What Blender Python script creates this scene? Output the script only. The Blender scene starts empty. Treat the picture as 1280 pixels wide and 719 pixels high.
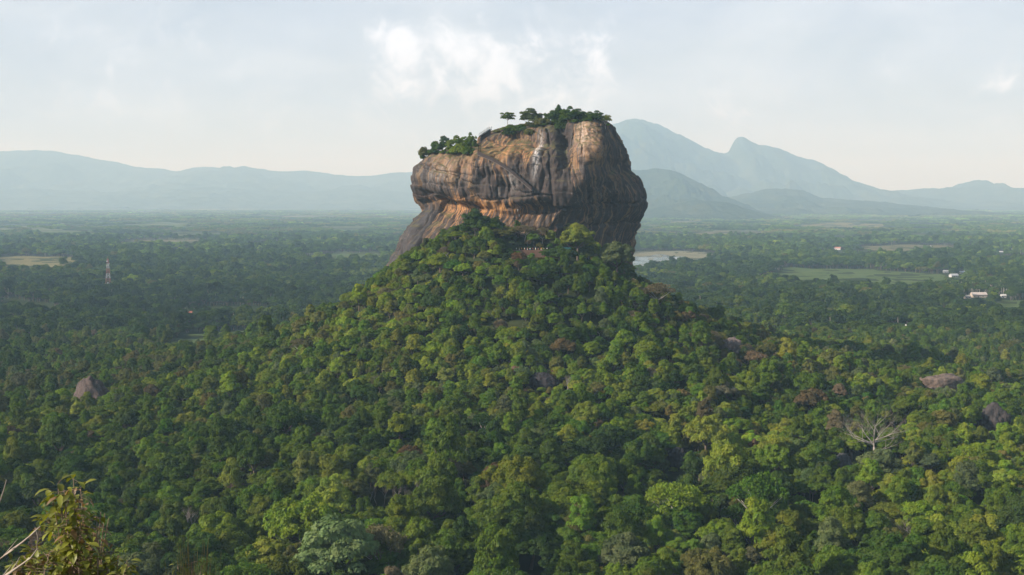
import bpy, bmesh, math, random
import numpy as np
from mathutils import Vector, Matrix

random.seed(7)
rng = np.random.default_rng(11)
scene = bpy.context.scene
COL = scene.collection
R = math.radians

# ------------------------------------------------------------------ camera
CAM_Z, F_PX, PITCH = 135.0, 1625.0, math.atan(111.5 / 1625.0)
cam = bpy.data.cameras.new('camera')
cam.sensor_width = 36.0
cam.lens = 36.0 * F_PX / 1280.0
cam.clip_start, cam.clip_end = 0.3, 90000.0
cam_ob = bpy.data.objects.new('camera', cam)
COL.objects.link(cam_ob)
cam_ob.location = (0, 0, CAM_Z)
cam_ob.rotation_euler = (math.pi / 2 - PITCH, 0, 0)
scene.camera = cam_ob

# ------------------------------------------------------------------ light
SUN_DIR = Vector((-0.83, -0.27, 0.50)).normalized()      # towards the sun
SUN_STRENGTH, SKY_STRENGTH = 5.0, 0.05
EXPOSURE = 0.58
HAZE_DENSITY = 0.86e-4
sun = bpy.data.lights.new('sun', 'SUN')
sun.energy, sun.angle, sun.color = SUN_STRENGTH, R(0.53), (1.0, 0.935, 0.85)
sun_ob = bpy.data.objects.new('sun', sun)
COL.objects.link(sun_ob)
sun_ob.rotation_euler = SUN_DIR.to_track_quat('Z', 'Y').to_euler()
sun_ob.location = (0, 0, 3000)

vs = scene.view_settings
vs.view_transform, vs.look, vs.gamma, vs.exposure = 'Standard', 'None', 1.0, EXPOSURE
vs.use_curve_mapping = False
scene.display_settings.display_device = 'sRGB'
cy = scene.cycles
cy.max_bounces, cy.diffuse_bounces, cy.glossy_bounces = 5, 3, 2
cy.transmission_bounces, cy.volume_bounces, cy.transparent_max_bounces = 3, 2, 6
cy.use_denoising = True
cy.sample_clamp_indirect = 6.0

class NT:
    """small helper for node trees"""
    def __init__(self, tree):
        self.t = tree
    def n(self, kind, **kw):
        nd = self.t.nodes.new(kind)
        for k, v in kw.items():
            if k == 'ins':
                for kk, vv in v.items():
                    if isinstance(vv, bpy.types.NodeSocket):
                        self.t.links.new(vv, nd.inputs[kk])
                    else:
                        nd.inputs[kk].default_value = vv
            else:
                setattr(nd, k, v)
        return nd
    def math(self, op, a, b=0.0, clamp=False):
        return self.n('ShaderNodeMath', operation=op, use_clamp=clamp, ins={0: a, 1: b}).outputs[0]
    def vmath(self, op, a, b):
        return self.n('ShaderNodeVectorMath', operation=op, ins={0: a, 1: b}).outputs[0]
    def noise(self, vec, scale, detail=4.0, rough=0.55, dist=0.0):
        return self.n('ShaderNodeTexNoise', ins={'Vector': vec, 'Scale': scale, 'Detail': detail,
                                                 'Roughness': rough, 'Distortion': dist}).outputs['Fac']
    def ramp(self, fac, stops, interp='LINEAR'):
        nd = self.n('ShaderNodeValToRGB', ins={0: fac})
        cr = nd.color_ramp
        cr.interpolation = interp
        while len(cr.elements) < len(stops):
            cr.elements.new(0.5)
        for e, (p, c) in zip(cr.elements, stops):
            e.position = p
            e.color = (c, c, c, 1) if isinstance(c, (int, float)) else (*c, 1)
        return nd.outputs[0]
    def mix(self, fac, a, b, blend='MIX'):
        nd = self.n('ShaderNodeMix', data_type='RGBA', blend_type=blend)
        for idx, v in ((0, fac), (6, a), (7, b)):
            if isinstance(v, bpy.types.NodeSocket):
                self.t.links.new(v, nd.inputs[idx])
            elif idx == 0:
                nd.inputs[0].default_value = v
            else:
                nd.inputs[idx].default_value = (*v, 1) if len(v) == 3 else v
        return nd.outputs[2]
    def attr(self, name, kind='GEOMETRY'):
        return self.n('ShaderNodeAttribute', attribute_type=kind, attribute_name=name)

# sky: Nishita daylight with a thin, uneven cloud veil and one cumulus bank
world = bpy.data.worlds.new('World')
scene.world = world
world.use_nodes = True
wt = world.node_tree
wt.nodes.clear()
w = NT(wt)
sky = w.n('ShaderNodeTexSky', sky_type='NISHITA', sun_disc=False)
sky.sun_elevation = math.asin(SUN_DIR.z)
sky.sun_rotation = math.atan2(SUN_DIR.x, SUN_DIR.y)
sky.altitude, sky.air_density, sky.dust_density, sky.ozone_density = 300, 1.0, 2.0, 1.0
geo = w.n('ShaderNodeTexCoord').outputs['Generated']
def sky_dir(px, py):
    c, s = math.cos(PITCH), math.sin(PITCH)
    u, v = px - 640, 359.5 - py
    return Vector((u, F_PX * c + v * s, -F_PX * s + v * c)).normalized()
# wispy veil (stretched sideways)
vs_ = w.vmath('MULTIPLY', geo, (1.0, 1.0, 2.6))
veil = w.noise(vs_, 5.0, 6, 0.55, 0.3)
veil2 = w.noise(vs_, 13.0, 6, 0.6, 0.2)
# cumulus bank: several soft puffs broken up by noise
puffs = [(492, 45, 34, 1.0), (500, 88, 44, .85), (572, 70, 44, 1.0), (615, 88, 52, .85), (660, 70, 36, .95), (735, 78, 58, .7),
         (690, 100, 80, .5), (590, 100, 120, .5), (120, 95, 80, .42), (345, 142, 34, .42), (1262, 102, 36, .7), (1085, 96, 44, .4), (915, 132, 60, .35), (480, 150, 70, .3), (230, 60, 90, .3)]
acc = None
for px, py, rad, amp in puffs:
    d = sky_dir(px, py)
    dot = w.n('ShaderNodeVectorMath', operation='DISTANCE', ins={0: geo, 1: tuple(d)}).outputs['Value']
    g = w.math('MULTIPLY', w.math('SUBTRACT', 1.0, w.math('DIVIDE', dot, rad / F_PX * 1.5), clamp=True), amp)
    acc = g if acc is None else w.math('MAXIMUM', acc, g)
edge = w.noise(geo, 38.0, 7, 0.62, 0.4)
cum = w.math('ADD', acc, w.math('MULTIPLY', w.math('SUBTRACT', edge, 0.55), 2.3))
cum = w.ramp(cum, [(0.12, 0.0), (0.80, 1.0)], 'EASE')
cum = w.math('MULTIPLY', cum, w.math('MULTIPLY', acc, 2.2, clamp=True))
glow = None
for px, py, rad, amp in ((640, 95, 340, .22), (480, 130, 260, .22), (140, 110, 230, .25), (1000, 60, 300, .15)):
    dot = w.n('ShaderNodeVectorMath', operation='DISTANCE', ins={0: geo, 1: tuple(sky_dir(px, py))}).outputs['Value']
    q = w.math('MULTIPLY', w.math('SUBTRACT', 1.0, w.math('DIVIDE', dot, rad / F_PX), clamp=True), amp)
    glow = q if glow is None else w.math('MAXIMUM', glow, q)
veil_f = w.ramp(w.math('ADD', w.math('MULTIPLY', veil, .65), w.math('MULTIPLY', veil2, .35)), [(0.35, 0.72), (0.68, 0.95)])
sep = w.n('ShaderNodeSeparateXYZ', ins={0: geo})
SKY_K = 1.0 / SKY_STRENGTH
veil_c = w.mix(w.ramp(w.noise(w.vmath('MULTIPLY', geo, (1, 1, 2.2)), 7.0, 6, .58, .5), [(.36, 0), (.66, 1)]), tuple(c * SKY_K for c in (.42, .485, .615)), tuple(c * SKY_K for c in (.56, .62, .72)))
low = w.ramp(sep.outputs[2], [(0.17, 1.0), (0.42, 0.12)], 'EASE')      # the veil lies low over the plain; thinned overhead to cut ambient fill
c1 = w.mix(w.math('MULTIPLY', veil_f, low), sky.outputs[0], veil_c)
c1 = w.mix(w.math('MULTIPLY', glow, w.ramp(veil2, [(.3, .35), (.7, 1)])), c1, tuple(c * SKY_K for c in (.62, .67, .75)))
c2 = w.mix(w.math('MULTIPLY', cum, .8), c1, tuple(c * SKY_K for c in (.78, .83, .93)))
bg = w.n('ShaderNodeBackground', ins={'Color': c2, 'Strength': SKY_STRENGTH})
wo = w.n('ShaderNodeOutputWorld', ins={'Surface': bg.outputs[0]})

# ------------------------------------------------------------------ numeric helpers
def _hash(i, j, k, seed):
    h = (i * 374761393 + j * 668265263 + k * 2147483647 + seed * 1274126177) & 0xFFFFFFFF
    h = ((h ^ (h >> 13)) * 1274126177) & 0xFFFFFFFF
    h = ((h ^ (h >> 16)) * 2246822519) & 0xFFFFFFFF
    return ((h ^ (h >> 15)) & 0xFFFF) / 65535.0 * 2 - 1
def vnoise(x, y, z=0.0, seed=0):
    x, y, z = np.broadcast_arrays(np.asarray(x, float), np.asarray(y, float), np.asarray(z, float))
    i, j, k = np.floor(x).astype(np.int64), np.floor(y).astype(np.int64), np.floor(z).astype(np.int64)
    fx, fy, fz = x - i, y - j, z - k
    fx, fy, fz = [f * f * f * (f * (f * 6 - 15) + 10) for f in (fx, fy, fz)]
    def L(a, b, t): return a + (b - a) * t
    c = {}
    for a in (0, 1):
        for b in (0, 1):
            for d in (0, 1):
                c[a, b, d] = _hash(i + a, j + b, k + d, seed)
    return L(L(L(c[0,0,0], c[1,0,0], fx), L(c[0,1,0], c[1,1,0], fx), fy),
             L(L(c[0,0,1], c[1,0,1], fx), L(c[0,1,1], c[1,1,1], fx), fy), fz)
def fbm(x, y, z=0.0, octs=4, seed=0, gain=0.5):
    out, a, s = 0.0, 1.0, 1.0
    for o in range(octs):
        out = out + a * vnoise(np.asarray(x) * s + 17.3 * o, np.asarray(y) * s - 9.1 * o, np.asarray(z) * s + 4.7 * o, seed + o)
        a *= gain
        s *= 2.03
    return out
def sstep(a, b, x):
    t = np.clip((x - a) / (b - a), 0, 1)
    return t * t * (3 - 2 * t)
def ray(px, py):
    c, s = math.cos(PITCH), math.sin(PITCH)
    u, v = px - 640, 359.5 - py
    return u, F_PX * c + v * s, -F_PX * s + v * c
def at(px, py, Y):
    """the point of the view ray through (px, py) at distance Y"""
    dx, dy, dz = ray(px, py)
    t = Y / dy
    return dx * t, Y, CAM_Z + dz * t
def plain_at(px, py, z=0.0):
    dx, dy, dz = ray(px, py)
    t = (z - CAM_Z) / dz
    return dx * t, dy * t
def project(x, y, z):
    c, s = math.cos(PITCH), math.sin(PITCH)
    dep = y * c - (z - CAM_Z) * s
    up = y * s + (z - CAM_Z) * c
    return 640 + F_PX * x / dep, 359.5 - F_PX * up / dep

def terrain(x, y):
    x, y = np.asarray(x, float), np.asarray(y, float)
    dy = y - 800
    rr = np.hypot(x - 2, np.where(dy < 0, dy * .75, dy * .8))
    wob = 1 + .10 * fbm(x / 90, y / 90, octs=2, seed=3)
    z = np.interp(rr * wob, [0, 38, 60, 80, 115, 160, 220, 320, 450, 620], [112, 103, 90, 75, 57, 38, 21, 9, 3, 0])
    z = z + 9 * np.exp(-(((x + 22) / 20) ** 2 + ((y - 772) / 22) ** 2))
    z = z + 5 * np.exp(-(((x + 330) / 190) ** 2 + ((y - 760) / 210) ** 2))
    z = z + 6 * np.exp(-(((x - 300) / 150) ** 2 + ((y - 620) / 190) ** 2))
    z = z - 4.0 * np.exp(-(((x - 11) / 15) ** 2 + ((y - 753) / 9) ** 2))
    z = z + 8 * np.exp(-(((x + 64) / 24) ** 2 + ((y - 798) / 24) ** 2))
    r0 = np.hypot(x, y)
    z = z + 131.9 * np.exp(-(np.maximum(r0 - 9, 0) / 60) ** 1.25) - .15 * np.minimum(r0, 12) * (r0 < 400)
    far = sstep(300, 700, r0)
    z = z + far * (2.2 * fbm(x / 60, y / 60, octs=3, seed=8)) * (1 - .5 * sstep(900, 2000, r0))
    z = z + sstep(1500, 4000, y) * 3.5 * fbm(x / 700, y / 700, octs=2, seed=21)
    return z

# ------------------------------------------------------------------ object helpers
def mesh_obj(name, verts, faces, mat=None, parent=None, smooth=False, attrs=None, link=True):
    me = bpy.data.meshes.new(name)
    if isinstance(verts, np.ndarray) and isinstance(faces, np.ndarray):
        n, m, k = len(verts), len(faces), faces.shape[1]
        me.vertices.add(n)
        me.vertices.foreach_set('co', verts.astype(np.float32).ravel())
        me.loops.add(m * k)
        me.loops.foreach_set('vertex_index', faces.astype(np.int32).ravel())
        me.polygons.add(m)
        me.polygons.foreach_set('loop_start', np.arange(0, m * k, k, dtype=np.int32))
        me.update(calc_edges=True)
    else:
        me.from_pydata([tuple(v) for v in verts], [], [tuple(f) for f in faces])
    if attrs:
        for k_, (dom, vals) in attrs.items():
            a = me.attributes.new(k_, 'FLOAT', dom)
            a.data.foreach_set('value', np.asarray(vals, np.float32))
    if smooth:
        me.polygons.foreach_set('use_smooth', np.ones(len(me.polygons), bool))
    if mat is not None:
        for m_ in (mat if isinstance(mat, (list, tuple)) else [mat]):
            me.materials.append(m_)
    o = bpy.data.objects.new(name, me)
    if link:
        COL.objects.link(o)
    if parent is not None:
        o.parent = parent
    return o
def tag(o, label=None, cat=None, group=None, kind=None):
    if label: o['label'] = label
    if cat: o['category'] = cat
    if group: o['group'] = group
    if kind: o['kind'] = kind
    return o
def empty(name, loc, rz=0.0):
    o = bpy.data.objects.new(name, None)
    o.empty_display_size = 1.0
    o.location = loc
    o.rotation_euler = (0, 0, rz)
    COL.objects.link(o)
    return o
def copy_tree(o, parent=None, skip=()):
    c = o.copy()
    COL.objects.link(c)
    if parent is not None:
        c.parent = parent
    for ch in list(o.children):
        copy_tree(ch, c)
    return c

class MB:
    """collects boxes, bars and tubes into one mesh"""
    def __init__(self):
        self.v, self.f = [], []
    def raw(self, v, f):
        b = len(self.v)
        self.v += [tuple(p) for p in v]
        self.f += [tuple(b + i for i in q) for q in f]
    def box(self, c, s, rz=0.0):
        x, y, z = s[0] / 2, s[1] / 2, s[2] / 2
        ca, sa = math.cos(rz), math.sin(rz)
        v = []
        for dz in (-z, z):
            for dx, dy in ((-x, -y), (x, -y), (x, y), (-x, y)):
                v.append((c[0] + dx * ca - dy * sa, c[1] + dx * sa + dy * ca, c[2] + dz))
        self.raw(v, [(3, 2, 1, 0), (4, 5, 6, 7), (0, 1, 5, 4), (1, 2, 6, 5), (2, 3, 7, 6), (3, 0, 4, 7)])
    def tube(self, pts, rads, n=6, cap=True):
        pts = [Vector(p) for p in pts]
        rings = []
        for i, p in enumerate(pts):
            d = (pts[min(i + 1, len(pts) - 1)] - pts[max(i - 1, 0)])
            if d.length < 1e-9: d = Vector((0, 0, 1))
            d.normalize()
            a = d.cross(Vector((0, 0, 1)) if abs(d.z) < .9 else Vector((1, 0, 0))).normalized()
            b = d.cross(a)
            r = rads[i] if isinstance(rads, (list, tuple)) else rads
            rings.append([p + (a * math.cos(2 * math.pi * k / n) + b * math.sin(2 * math.pi * k / n)) * r for k in range(n)])
        base = [q for rg in rings for q in rg]
        f = []
        for i in range(len(pts) - 1):
            for k in range(n):
                f.append((i * n + k, i * n + (k + 1) % n, (i + 1) * n + (k + 1) % n, (i + 1) * n + k))
        if cap:
            f.append(tuple(range(n - 1, -1, -1)))
            f.append(tuple((len(pts) - 1) * n + k for k in range(n)))
        self.raw(base, f)
    def build(self, name, mat, parent=None, smooth=False):
        return mesh_obj(name, self.v, self.f, mat, parent, smooth)

# ------------------------------------------------------------------ materials
def new_mat(name):
    m = bpy.data.materials.new(name)
    m.use_nodes = True
    m.node_tree.nodes.clear()
    return m, NT(m.node_tree)
def out_surface(nt, sock):
    nt.n('ShaderNodeOutputMaterial', ins={'Surface': sock})
def plain_mat(name, col, rough=.8, vary=.25, scale=2.0, metal=0.0):
    m, t = new_mat(name)
    tc = t.n('ShaderNodeTexCoord').outputs['Object']
    nz = t.noise(tc, scale, 4)
    c = t.mix(nz, tuple(x * (1 - vary) for x in col), tuple(min(1, x * (1 + vary)) for x in col))
    b = t.n('ShaderNodeBsdfPrincipled', ins={'Base Color': c, 'Roughness': rough, 'Metallic': metal})
    b.inputs['Specular IOR Level'].default_value = .3
    out_surface(t, b.outputs[0])
    return m

def leaf_material(name='foliage'):
    m, t = new_mat(name)
    tint = t.attr('tint', 'INSTANCER').outputs['Color']
    lv = t.attr('lv').outputs['Fac']
    pos = t.n('ShaderNodeNewGeometry').outputs['Position']
    n1 = t.noise(pos, .35, 3)
    val = t.math('ADD', t.math('MULTIPLY', lv, .75), t.math('ADD', t.math('MULTIPLY', n1, .6), .35))
    hs = t.n('ShaderNodeHueSaturation', ins={'Hue': t.math('ADD', .5, t.math('ADD', t.math('MULTIPLY', t.math('SUBTRACT', lv, .5), -.035), t.math('MULTIPLY', t.math('SUBTRACT', t.noise(pos, .22, 3), .5), -.09))),
                                             'Saturation': 1.0, 'Value': val, 'Color': tint})
    c = hs.outputs[0]
    d = t.n('ShaderNodeBsdfDiffuse', ins={'Color': c, 'Roughness': .6})
    tr_c = t.mix(1.0, c, (1.15, 1.25, .5), 'MULTIPLY')
    tr = t.n('ShaderNodeBsdfTranslucent', ins={'Color': tr_c})
    gl = t.n('ShaderNodeBsdfGlossy', ins={'Color': (1, 1, 1, 1), 'Roughness': .48})
    mx = t.n('ShaderNodeMixShader', ins={0: .22, 1: d.outputs[0], 2: tr.outputs[0]})
    mx2 = t.n('ShaderNodeMixShader', ins={0: .005, 1: mx.outputs[0], 2: gl.outputs[0]})
    out_surface(t, mx2.outputs[0])
    return m
M_LEAF = leaf_material()
M_BARK = plain_mat('bark', (.13, .10, .075), .9, .35, 3.0)
M_PALE_BARK = plain_mat('pale_bark', (.42, .38, .32), .85, .3, 2.0)

def ground_material():
    m, t = new_mat('plain_ground')
    pos = t.n('ShaderNodeNewGeometry').outputs['Position']
    n1 = t.noise(pos, .012, 5)
    n2 = t.noise(pos, .12, 4)
    st = t.vmath('MULTIPLY', pos, (.0007, .0022, 0))
    n3 = t.noise(st, 1.0, 6, .62, .4)
    base = t.mix(n2, (.022, .036, .012), (.055, .06, .026))
    base = t.mix(t.ramp(n1, [(.4, 0), (.65, 1)]), base, (.05, .065, .022))
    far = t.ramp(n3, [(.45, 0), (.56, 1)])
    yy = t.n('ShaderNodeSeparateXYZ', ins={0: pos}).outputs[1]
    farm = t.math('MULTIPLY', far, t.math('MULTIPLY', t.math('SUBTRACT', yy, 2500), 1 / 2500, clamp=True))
    base = t.mix(t.math('MULTIPLY', farm, .8), base, (.17, .19, .10))  # farmland, its colour paled further to stand in for distant mist
    dark = t.noise(pos, .006, 6, .7)
    base = t.mix(t.math('MULTIPLY', t.ramp(dark, [(.45, 0), (.6, 1)]), .5), base, (.016, .03, .012))
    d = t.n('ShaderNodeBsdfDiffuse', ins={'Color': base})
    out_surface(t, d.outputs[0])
    return m
def field_material(name, c1, c2, sx=.02, sy=.06):
    m, t = new_mat(name)
    pos = t.n('ShaderNodeNewGeometry').outputs['Position']
    st = t.vmath('MULTIPLY', pos, (sx, sy, 0))
    n = t.noise(st, 1.0, 5, .6)
    n2 = t.noise(pos, .25, 3)
    c = t.mix(t.ramp(n, [(.35, 0), (.65, 1)]), c1, c2)
    c = t.mix(t.math('MULTIPLY', n2, .5), c, tuple(x * .6 for x in c1))
    d = t.n('ShaderNodeBsdfDiffuse', ins={'Color': c})
    out_surface(t, d.outputs[0])
    return m
def hill_material(name, k=1.0):
    m, t = new_mat(name)
    pos = t.n('ShaderNodeNewGeometry').outputs['Position']
    n = t.noise(pos, .018, 6, .65)
    n2 = t.noise(pos, .003, 4, .6)
    c = t.mix(t.ramp(n, [(.35, 0), (.65, 1)]), (.012 * k, .024 * k, .010 * k), (.045 * k, .062 * k, .024 * k))
    c = t.mix(t.math('MULTIPLY', t.ramp(n2, [(.48, 0), (.7, 1)]), .6), c, (.09 * k, .095 * k, .045 * k))
    d = t.n('ShaderNodeBsdfDiffuse', ins={'Color': c})
    out_surface(t, d.outputs[0])
    return m
def rock_material():
    """stained gneiss: vertical water streaks, ochre patches, pale seeps; zones come from vertex attributes"""
    m, t = new_mat('stained_rock')
    pos = t.n('ShaderNodeNewGeometry').outputs['Position']
    nrm = t.n('ShaderNodeNewGeometry').outputs['Normal']
    warp = t.n('ShaderNodeTexNoise', ins={'Vector': pos, 'Scale': .07, 'Detail': 3.0}).outputs['Color']
    wp = t.vmath('ADD', pos, t.vmath('MULTIPLY', t.vmath('SUBTRACT', warp, (.5, .5, .5)), (3.2, 3.2, 6.0)))
    zz = t.n('ShaderNodeSeparateXYZ', ins={0: wp}).outputs[2]
    wob = t.math('MULTIPLY', t.math('SUBTRACT', t.noise(pos, .10, 3), .5), 5.0)
    arc = t.math('ADD', t.attr('arc').outputs['Fac'], wob)
    def streaks(kx, kz, detail, seed):
        v = t.n('ShaderNodeCombineXYZ', ins={0: t.math('MULTIPLY', arc, kx), 1: t.math('MULTIPLY', zz, kz), 2: seed}).outputs[0]
        return t.noise(v, 1.0, detail, .6, .15)
    s1 = streaks(.26, .016, 4, 3.0)
    s2 = streaks(.95, .03, 4, 9.0)
    s3 = t.noise(t.vmath('MULTIPLY', wp, (.13, .13, .05)), 1.0, 5, .62, .3)
    s4 = t.noise(t.vmath('MULTIPLY', wp, (.055, .055, .012)), 1.0, 3, .5, .2)
    fine = t.noise(pos, .9, 6, .65)
    bed = t.noise(t.vmath('MULTIPLY', wp, (.03, .03, .35)), 1.0, 4, .6, .2)
    base = t.mix(t.ramp(s3, [(.34, 0), (.66, 1)]), (.105, .067, .038), (.225, .142, .074))
    base = t.mix(t.math('MULTIPLY', t.ramp(bed, [(.42, 0), (.62, 1)]), .45), base, (.27, .165, .08))
    org = t.attr('ochre').outputs['Fac']
    base = t.mix(t.math('MULTIPLY', org, t.ramp(t.math('ADD', t.math('MULTIPLY', s1, .5), t.math('MULTIPLY', fine, .5)), [(.36, .15), (.56, 1)])), base, (.47, .23, .075))
    red = t.ramp(t.noise(t.vmath('MULTIPLY', wp, (.3, .3, .05)), 1.0, 4, .6, .2), [(.52, 0), (.66, 1)])
    base = t.mix(t.math('MULTIPLY', red, .5), base, (.27, .12, .065))
    dk = t.attr('dark').outputs['Fac']
    lo = t.math('ADD', t.math('MULTIPLY', s1, .62), t.math('MULTIPLY', s2, .38))
    lo = t.math('ADD', lo, t.math('MULTIPLY', t.math('SUBTRACT', dk, .5), .30))
    streak = t.ramp(t.math('ADD', lo, t.math('MULTIPLY', t.math('SUBTRACT', s4, .5), .15)), [(.475, 0), (.525, 1)])
    base = t.mix(t.math('MULTIPLY', streak, .88), base, (.030, .026, .028))
    grey = t.attr('grey').outputs['Fac']
    base = t.mix(t.math('MULTIPLY', grey, t.ramp(s2, [(.3, .45), (.6, .95)])), base, (.050, .046, .048))
    wh = t.attr('pale').outputs['Fac']
    base = t.mix(t.math('MULTIPLY', wh, t.ramp(t.math('ADD', t.math('MULTIPLY', s2, .6), t.math('MULTIPLY', fine, .4)), [(.42, 0), (.58, 1)])), base, (.62, .60, .58))
    whs = t.ramp(t.noise(t.vmath('MULTIPLY', wp, (.5, .5, .02)), 1.0, 3, .5), [(.64, 0), (.72, 1)])
    base = t.mix(t.math('MULTIPLY', whs, .35), base, (.36, .31, .25))
    def joints(v, width):
        d = t.math('ABSOLUTE', t.math('SUBTRACT', v, .5))
        return t.ramp(d, [(0.0, 1.0), (width, 0.0)])
    j1 = joints(t.noise(t.vmath('MULTIPLY', wp, (.018, .018, .11)), 1.0, 3, .55, .4), .020)
    j2 = joints(t.noise(t.vmath('MULTIPLY', wp, (.07, .07, .022)), 1.0, 3, .55, .5), .015)
    base = t.mix(t.math('MULTIPLY', t.math('MAXIMUM', j1, j2), t.ramp(s3, [(.4, .2), (.55, .9)])), base, (.022, .018, .018))
    lich = t.ramp(t.noise(pos, .35, 5, .7), [(.55, 0), (.7, 1)])
    base = t.mix(t.math('MULTIPLY', lich, .25), base, (.10, .095, .085))
    up = t.n('ShaderNodeSeparateXYZ', ins={0: nrm}).outputs[2]
    grass = t.math('MULTIPLY', t.ramp(up, [(.62, 0), (.86, 1)]), t.ramp(t.noise(pos, .3, 4, .6), [(.38, .1), (.56, 1)]))
    base = t.mix(grass, base, t.mix(fine, (.05, .065, .02), (.15, .12, .055)))
    b = t.n('ShaderNodeBsdfPrincipled', ins={'Base Color': base, 'Roughness': .82})
    b.inputs['Specular IOR Level'].default_value = .25
    bh = t.math('ADD', t.math('MULTIPLY', fine, .6), t.math('MULTIPLY', s2, .5))
    bp = t.n('ShaderNodeBump', ins={'Strength': .4, 'Distance': .8, 'Height': bh})
    t.t.links.new(bp.outputs[0], b.inputs['Normal'])
    out_surface(t, b.outputs[0])
    return m
def boulder_material(name, c1, c2):
    m, t = new_mat(name)
    pos = t.n('ShaderNodeNewGeometry').outputs['Position']
    s = t.noise(t.vmath('MULTIPLY', pos, (.5, .5, .12)), 1.0, 5, .6, .3)
    f = t.noise(pos, 1.1, 6, .65)
    c = t.mix(t.ramp(s, [(.38, 0), (.62, 1)]), c1, c2)
    c = t.mix(t.ramp(f, [(.5, 0), (.75, .8)]), c, tuple(x * .4 for x in c1))
    b = t.n('ShaderNodeBsdfPrincipled', ins={'Base Color': c, 'Roughness': .85})
    bp = t.n('ShaderNodeBump', ins={'Strength': .9, 'Distance': .8, 'Height': f})
    t.t.links.new(bp.outputs[0], b.inputs['Normal'])
    out_surface(t, b.outputs[0])
    return m
def water_material():
    m, t = new_mat('lake_water')
    pos = t.n('ShaderNodeNewGeometry').outputs['Position']
    n = t.noise(pos, .4, 3)
    b = t.n('ShaderNodeBsdfPrincipled', ins={'Base Color': (.10, .11, .10, 1), 'Roughness': .12})
    bp = t.n('ShaderNodeBump', ins={'Strength': .08, 'Distance': .3, 'Height': n})
    t.t.links.new(bp.outputs[0], b.inputs['Normal'])
    out_surface(t, b.outputs[0])
    return m

# ------------------------------------------------------------------ ground
def grid_ground(name, rs, th, mat):
    """polar sheet round the camera, dense near, reaching the horizon"""
    rr, tt = np.meshgrid(rs, th, indexing='ij')
    x, y = rr * np.sin(tt), rr * np.cos(tt)
    z = terrain(x, y)
    nr, nt_ = rr.shape
    v = np.stack([x, y, z], -1).reshape(-1, 3)
    i, j = np.meshgrid(np.arange(nr - 1), np.arange(nt_ - 1), indexing='ij')
    a = i * nt_ + j
    f = np.stack([a, a + 1, a + nt_ + 1, a + nt_], -1).reshape(-1, 4)
    return tag(mesh_obj(name, v, f[:, ::-1].copy(), mat, smooth=True), kind='structure')
rs = np.concatenate([np.linspace(.5, 30, 30), np.linspace(32, 360, 60), np.linspace(364, 1150, 190),
                     np.geomspace(1170, 42000, 130)])
half = R(44)
ground = grid_ground('ground', rs, np.linspace(-half, half, 300), ground_material())
# the same ground behind the camera
rs2 = np.concatenate([np.linspace(.5, 30, 20), np.geomspace(34, 3000, 40)])
grid_ground('ground', rs2, np.linspace(half, 2 * math.pi - half, 80), ground.data.materials[0])

# ------------------------------------------------------------------ fields, lake (sheets lying on the plain)
FIELDS = []
def ground_patch(name, pts, mat, lift=.15, n_sub=10, wob=.06, kind='structure'):
    """a flat field outlined on the plain (points seen in the photograph, put down where they lie)"""
    pl = [plain_at(px, py) for px, py in pts]
    ring = []
    for k in range(len(pl)):
        p, q = Vector(pl[k]), Vector(pl[(k + 1) % len(pl)])
        for s in range(n_sub):
            ring.append(p.lerp(q, s / n_sub))
    c = sum(ring, Vector((0, 0))) / len(ring)
    out = []
    for p in ring:
        k = 1 + wob * float(fbm(p.x / 60, p.y / 60, octs=3, seed=31))
        out.append(c + (p - c) * k)
    FIELDS.append(np.array([[p.x, p.y] for p in out]))
    rings = [1.0, .8, .6, .4, .2]
    v, f, n = [], [], len(out)
    for k in rings:
        for p in out:
            q = c + (p - c) * k
            v.append((q.x, q.y, float(terrain(q.x, q.y)) + lift))
    v.append((c.x, c.y, float(terrain(c.x, c.y)) + lift))
    for i in range(len(rings) - 1):
        for j in range(n):
            f.append((i * n + j, i * n + (j + 1) % n, (i + 1) * n + (j + 1) % n, (i + 1) * n + j))
    for j in range(n):
        f.append(((len(rings) - 1) * n + j, (len(rings) - 1) * n + (j + 1) % n, len(v) - 1))
    o = mesh_obj(name, v, f, mat, smooth=True)
    return tag(o, kind=kind)
GREEN_F = field_material('field_green', (.07, .11, .035), (.13, .17, .06))
PALE_F = field_material('field_straw', (.16, .15, .06), (.27, .23, .11))
BROWN_F = field_material('field_mixed', (.12, .13, .06), (.24, .19, .11))
ground_patch('field', [(945, 349), (985, 334), (1090, 336), (1180, 343), (1200, 352), (1130, 360), (1040, 358)], GREEN_F)
ground_patch('field', [(0, 338), (0, 322), (50, 321), (95, 324), (95, 335), (45, 339)], PALE_F)
ground_patch('field', [(142, 307), (165, 300), (250, 300), (270, 304), (215, 308)], BROWN_F)
ground_patch('field', [(190, 436), (230, 421), (322, 415), (345, 424), (270, 437)], GREEN_F)
ground_patch('field', [(1240, 391), (1245, 377), (1300, 375), (1320, 392)], GREEN_F)
ground_patch('field', [(150, 283), (190, 279), (240, 280), (235, 284)], GREEN_F)
ground_patch('field', [(370, 324), (410, 318), (470, 317), (480, 324), (420, 328)], GREEN_F)
ground_patch('field', [(820, 295), (900, 289), (960, 290), (950, 296)], BROWN_F)
ground_patch('field', [(1060, 309), (1130, 306), (1230, 308), (1200, 313), (1100, 314)], BROWN_F)
ground_patch('field', [(950, 284), (1050, 279), (1110, 281), (1090, 286)], PALE_F)
ground_patch('field', [(1215, 324), (1300, 319), (1330, 324), (1260, 327)], GREEN_F)
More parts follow.
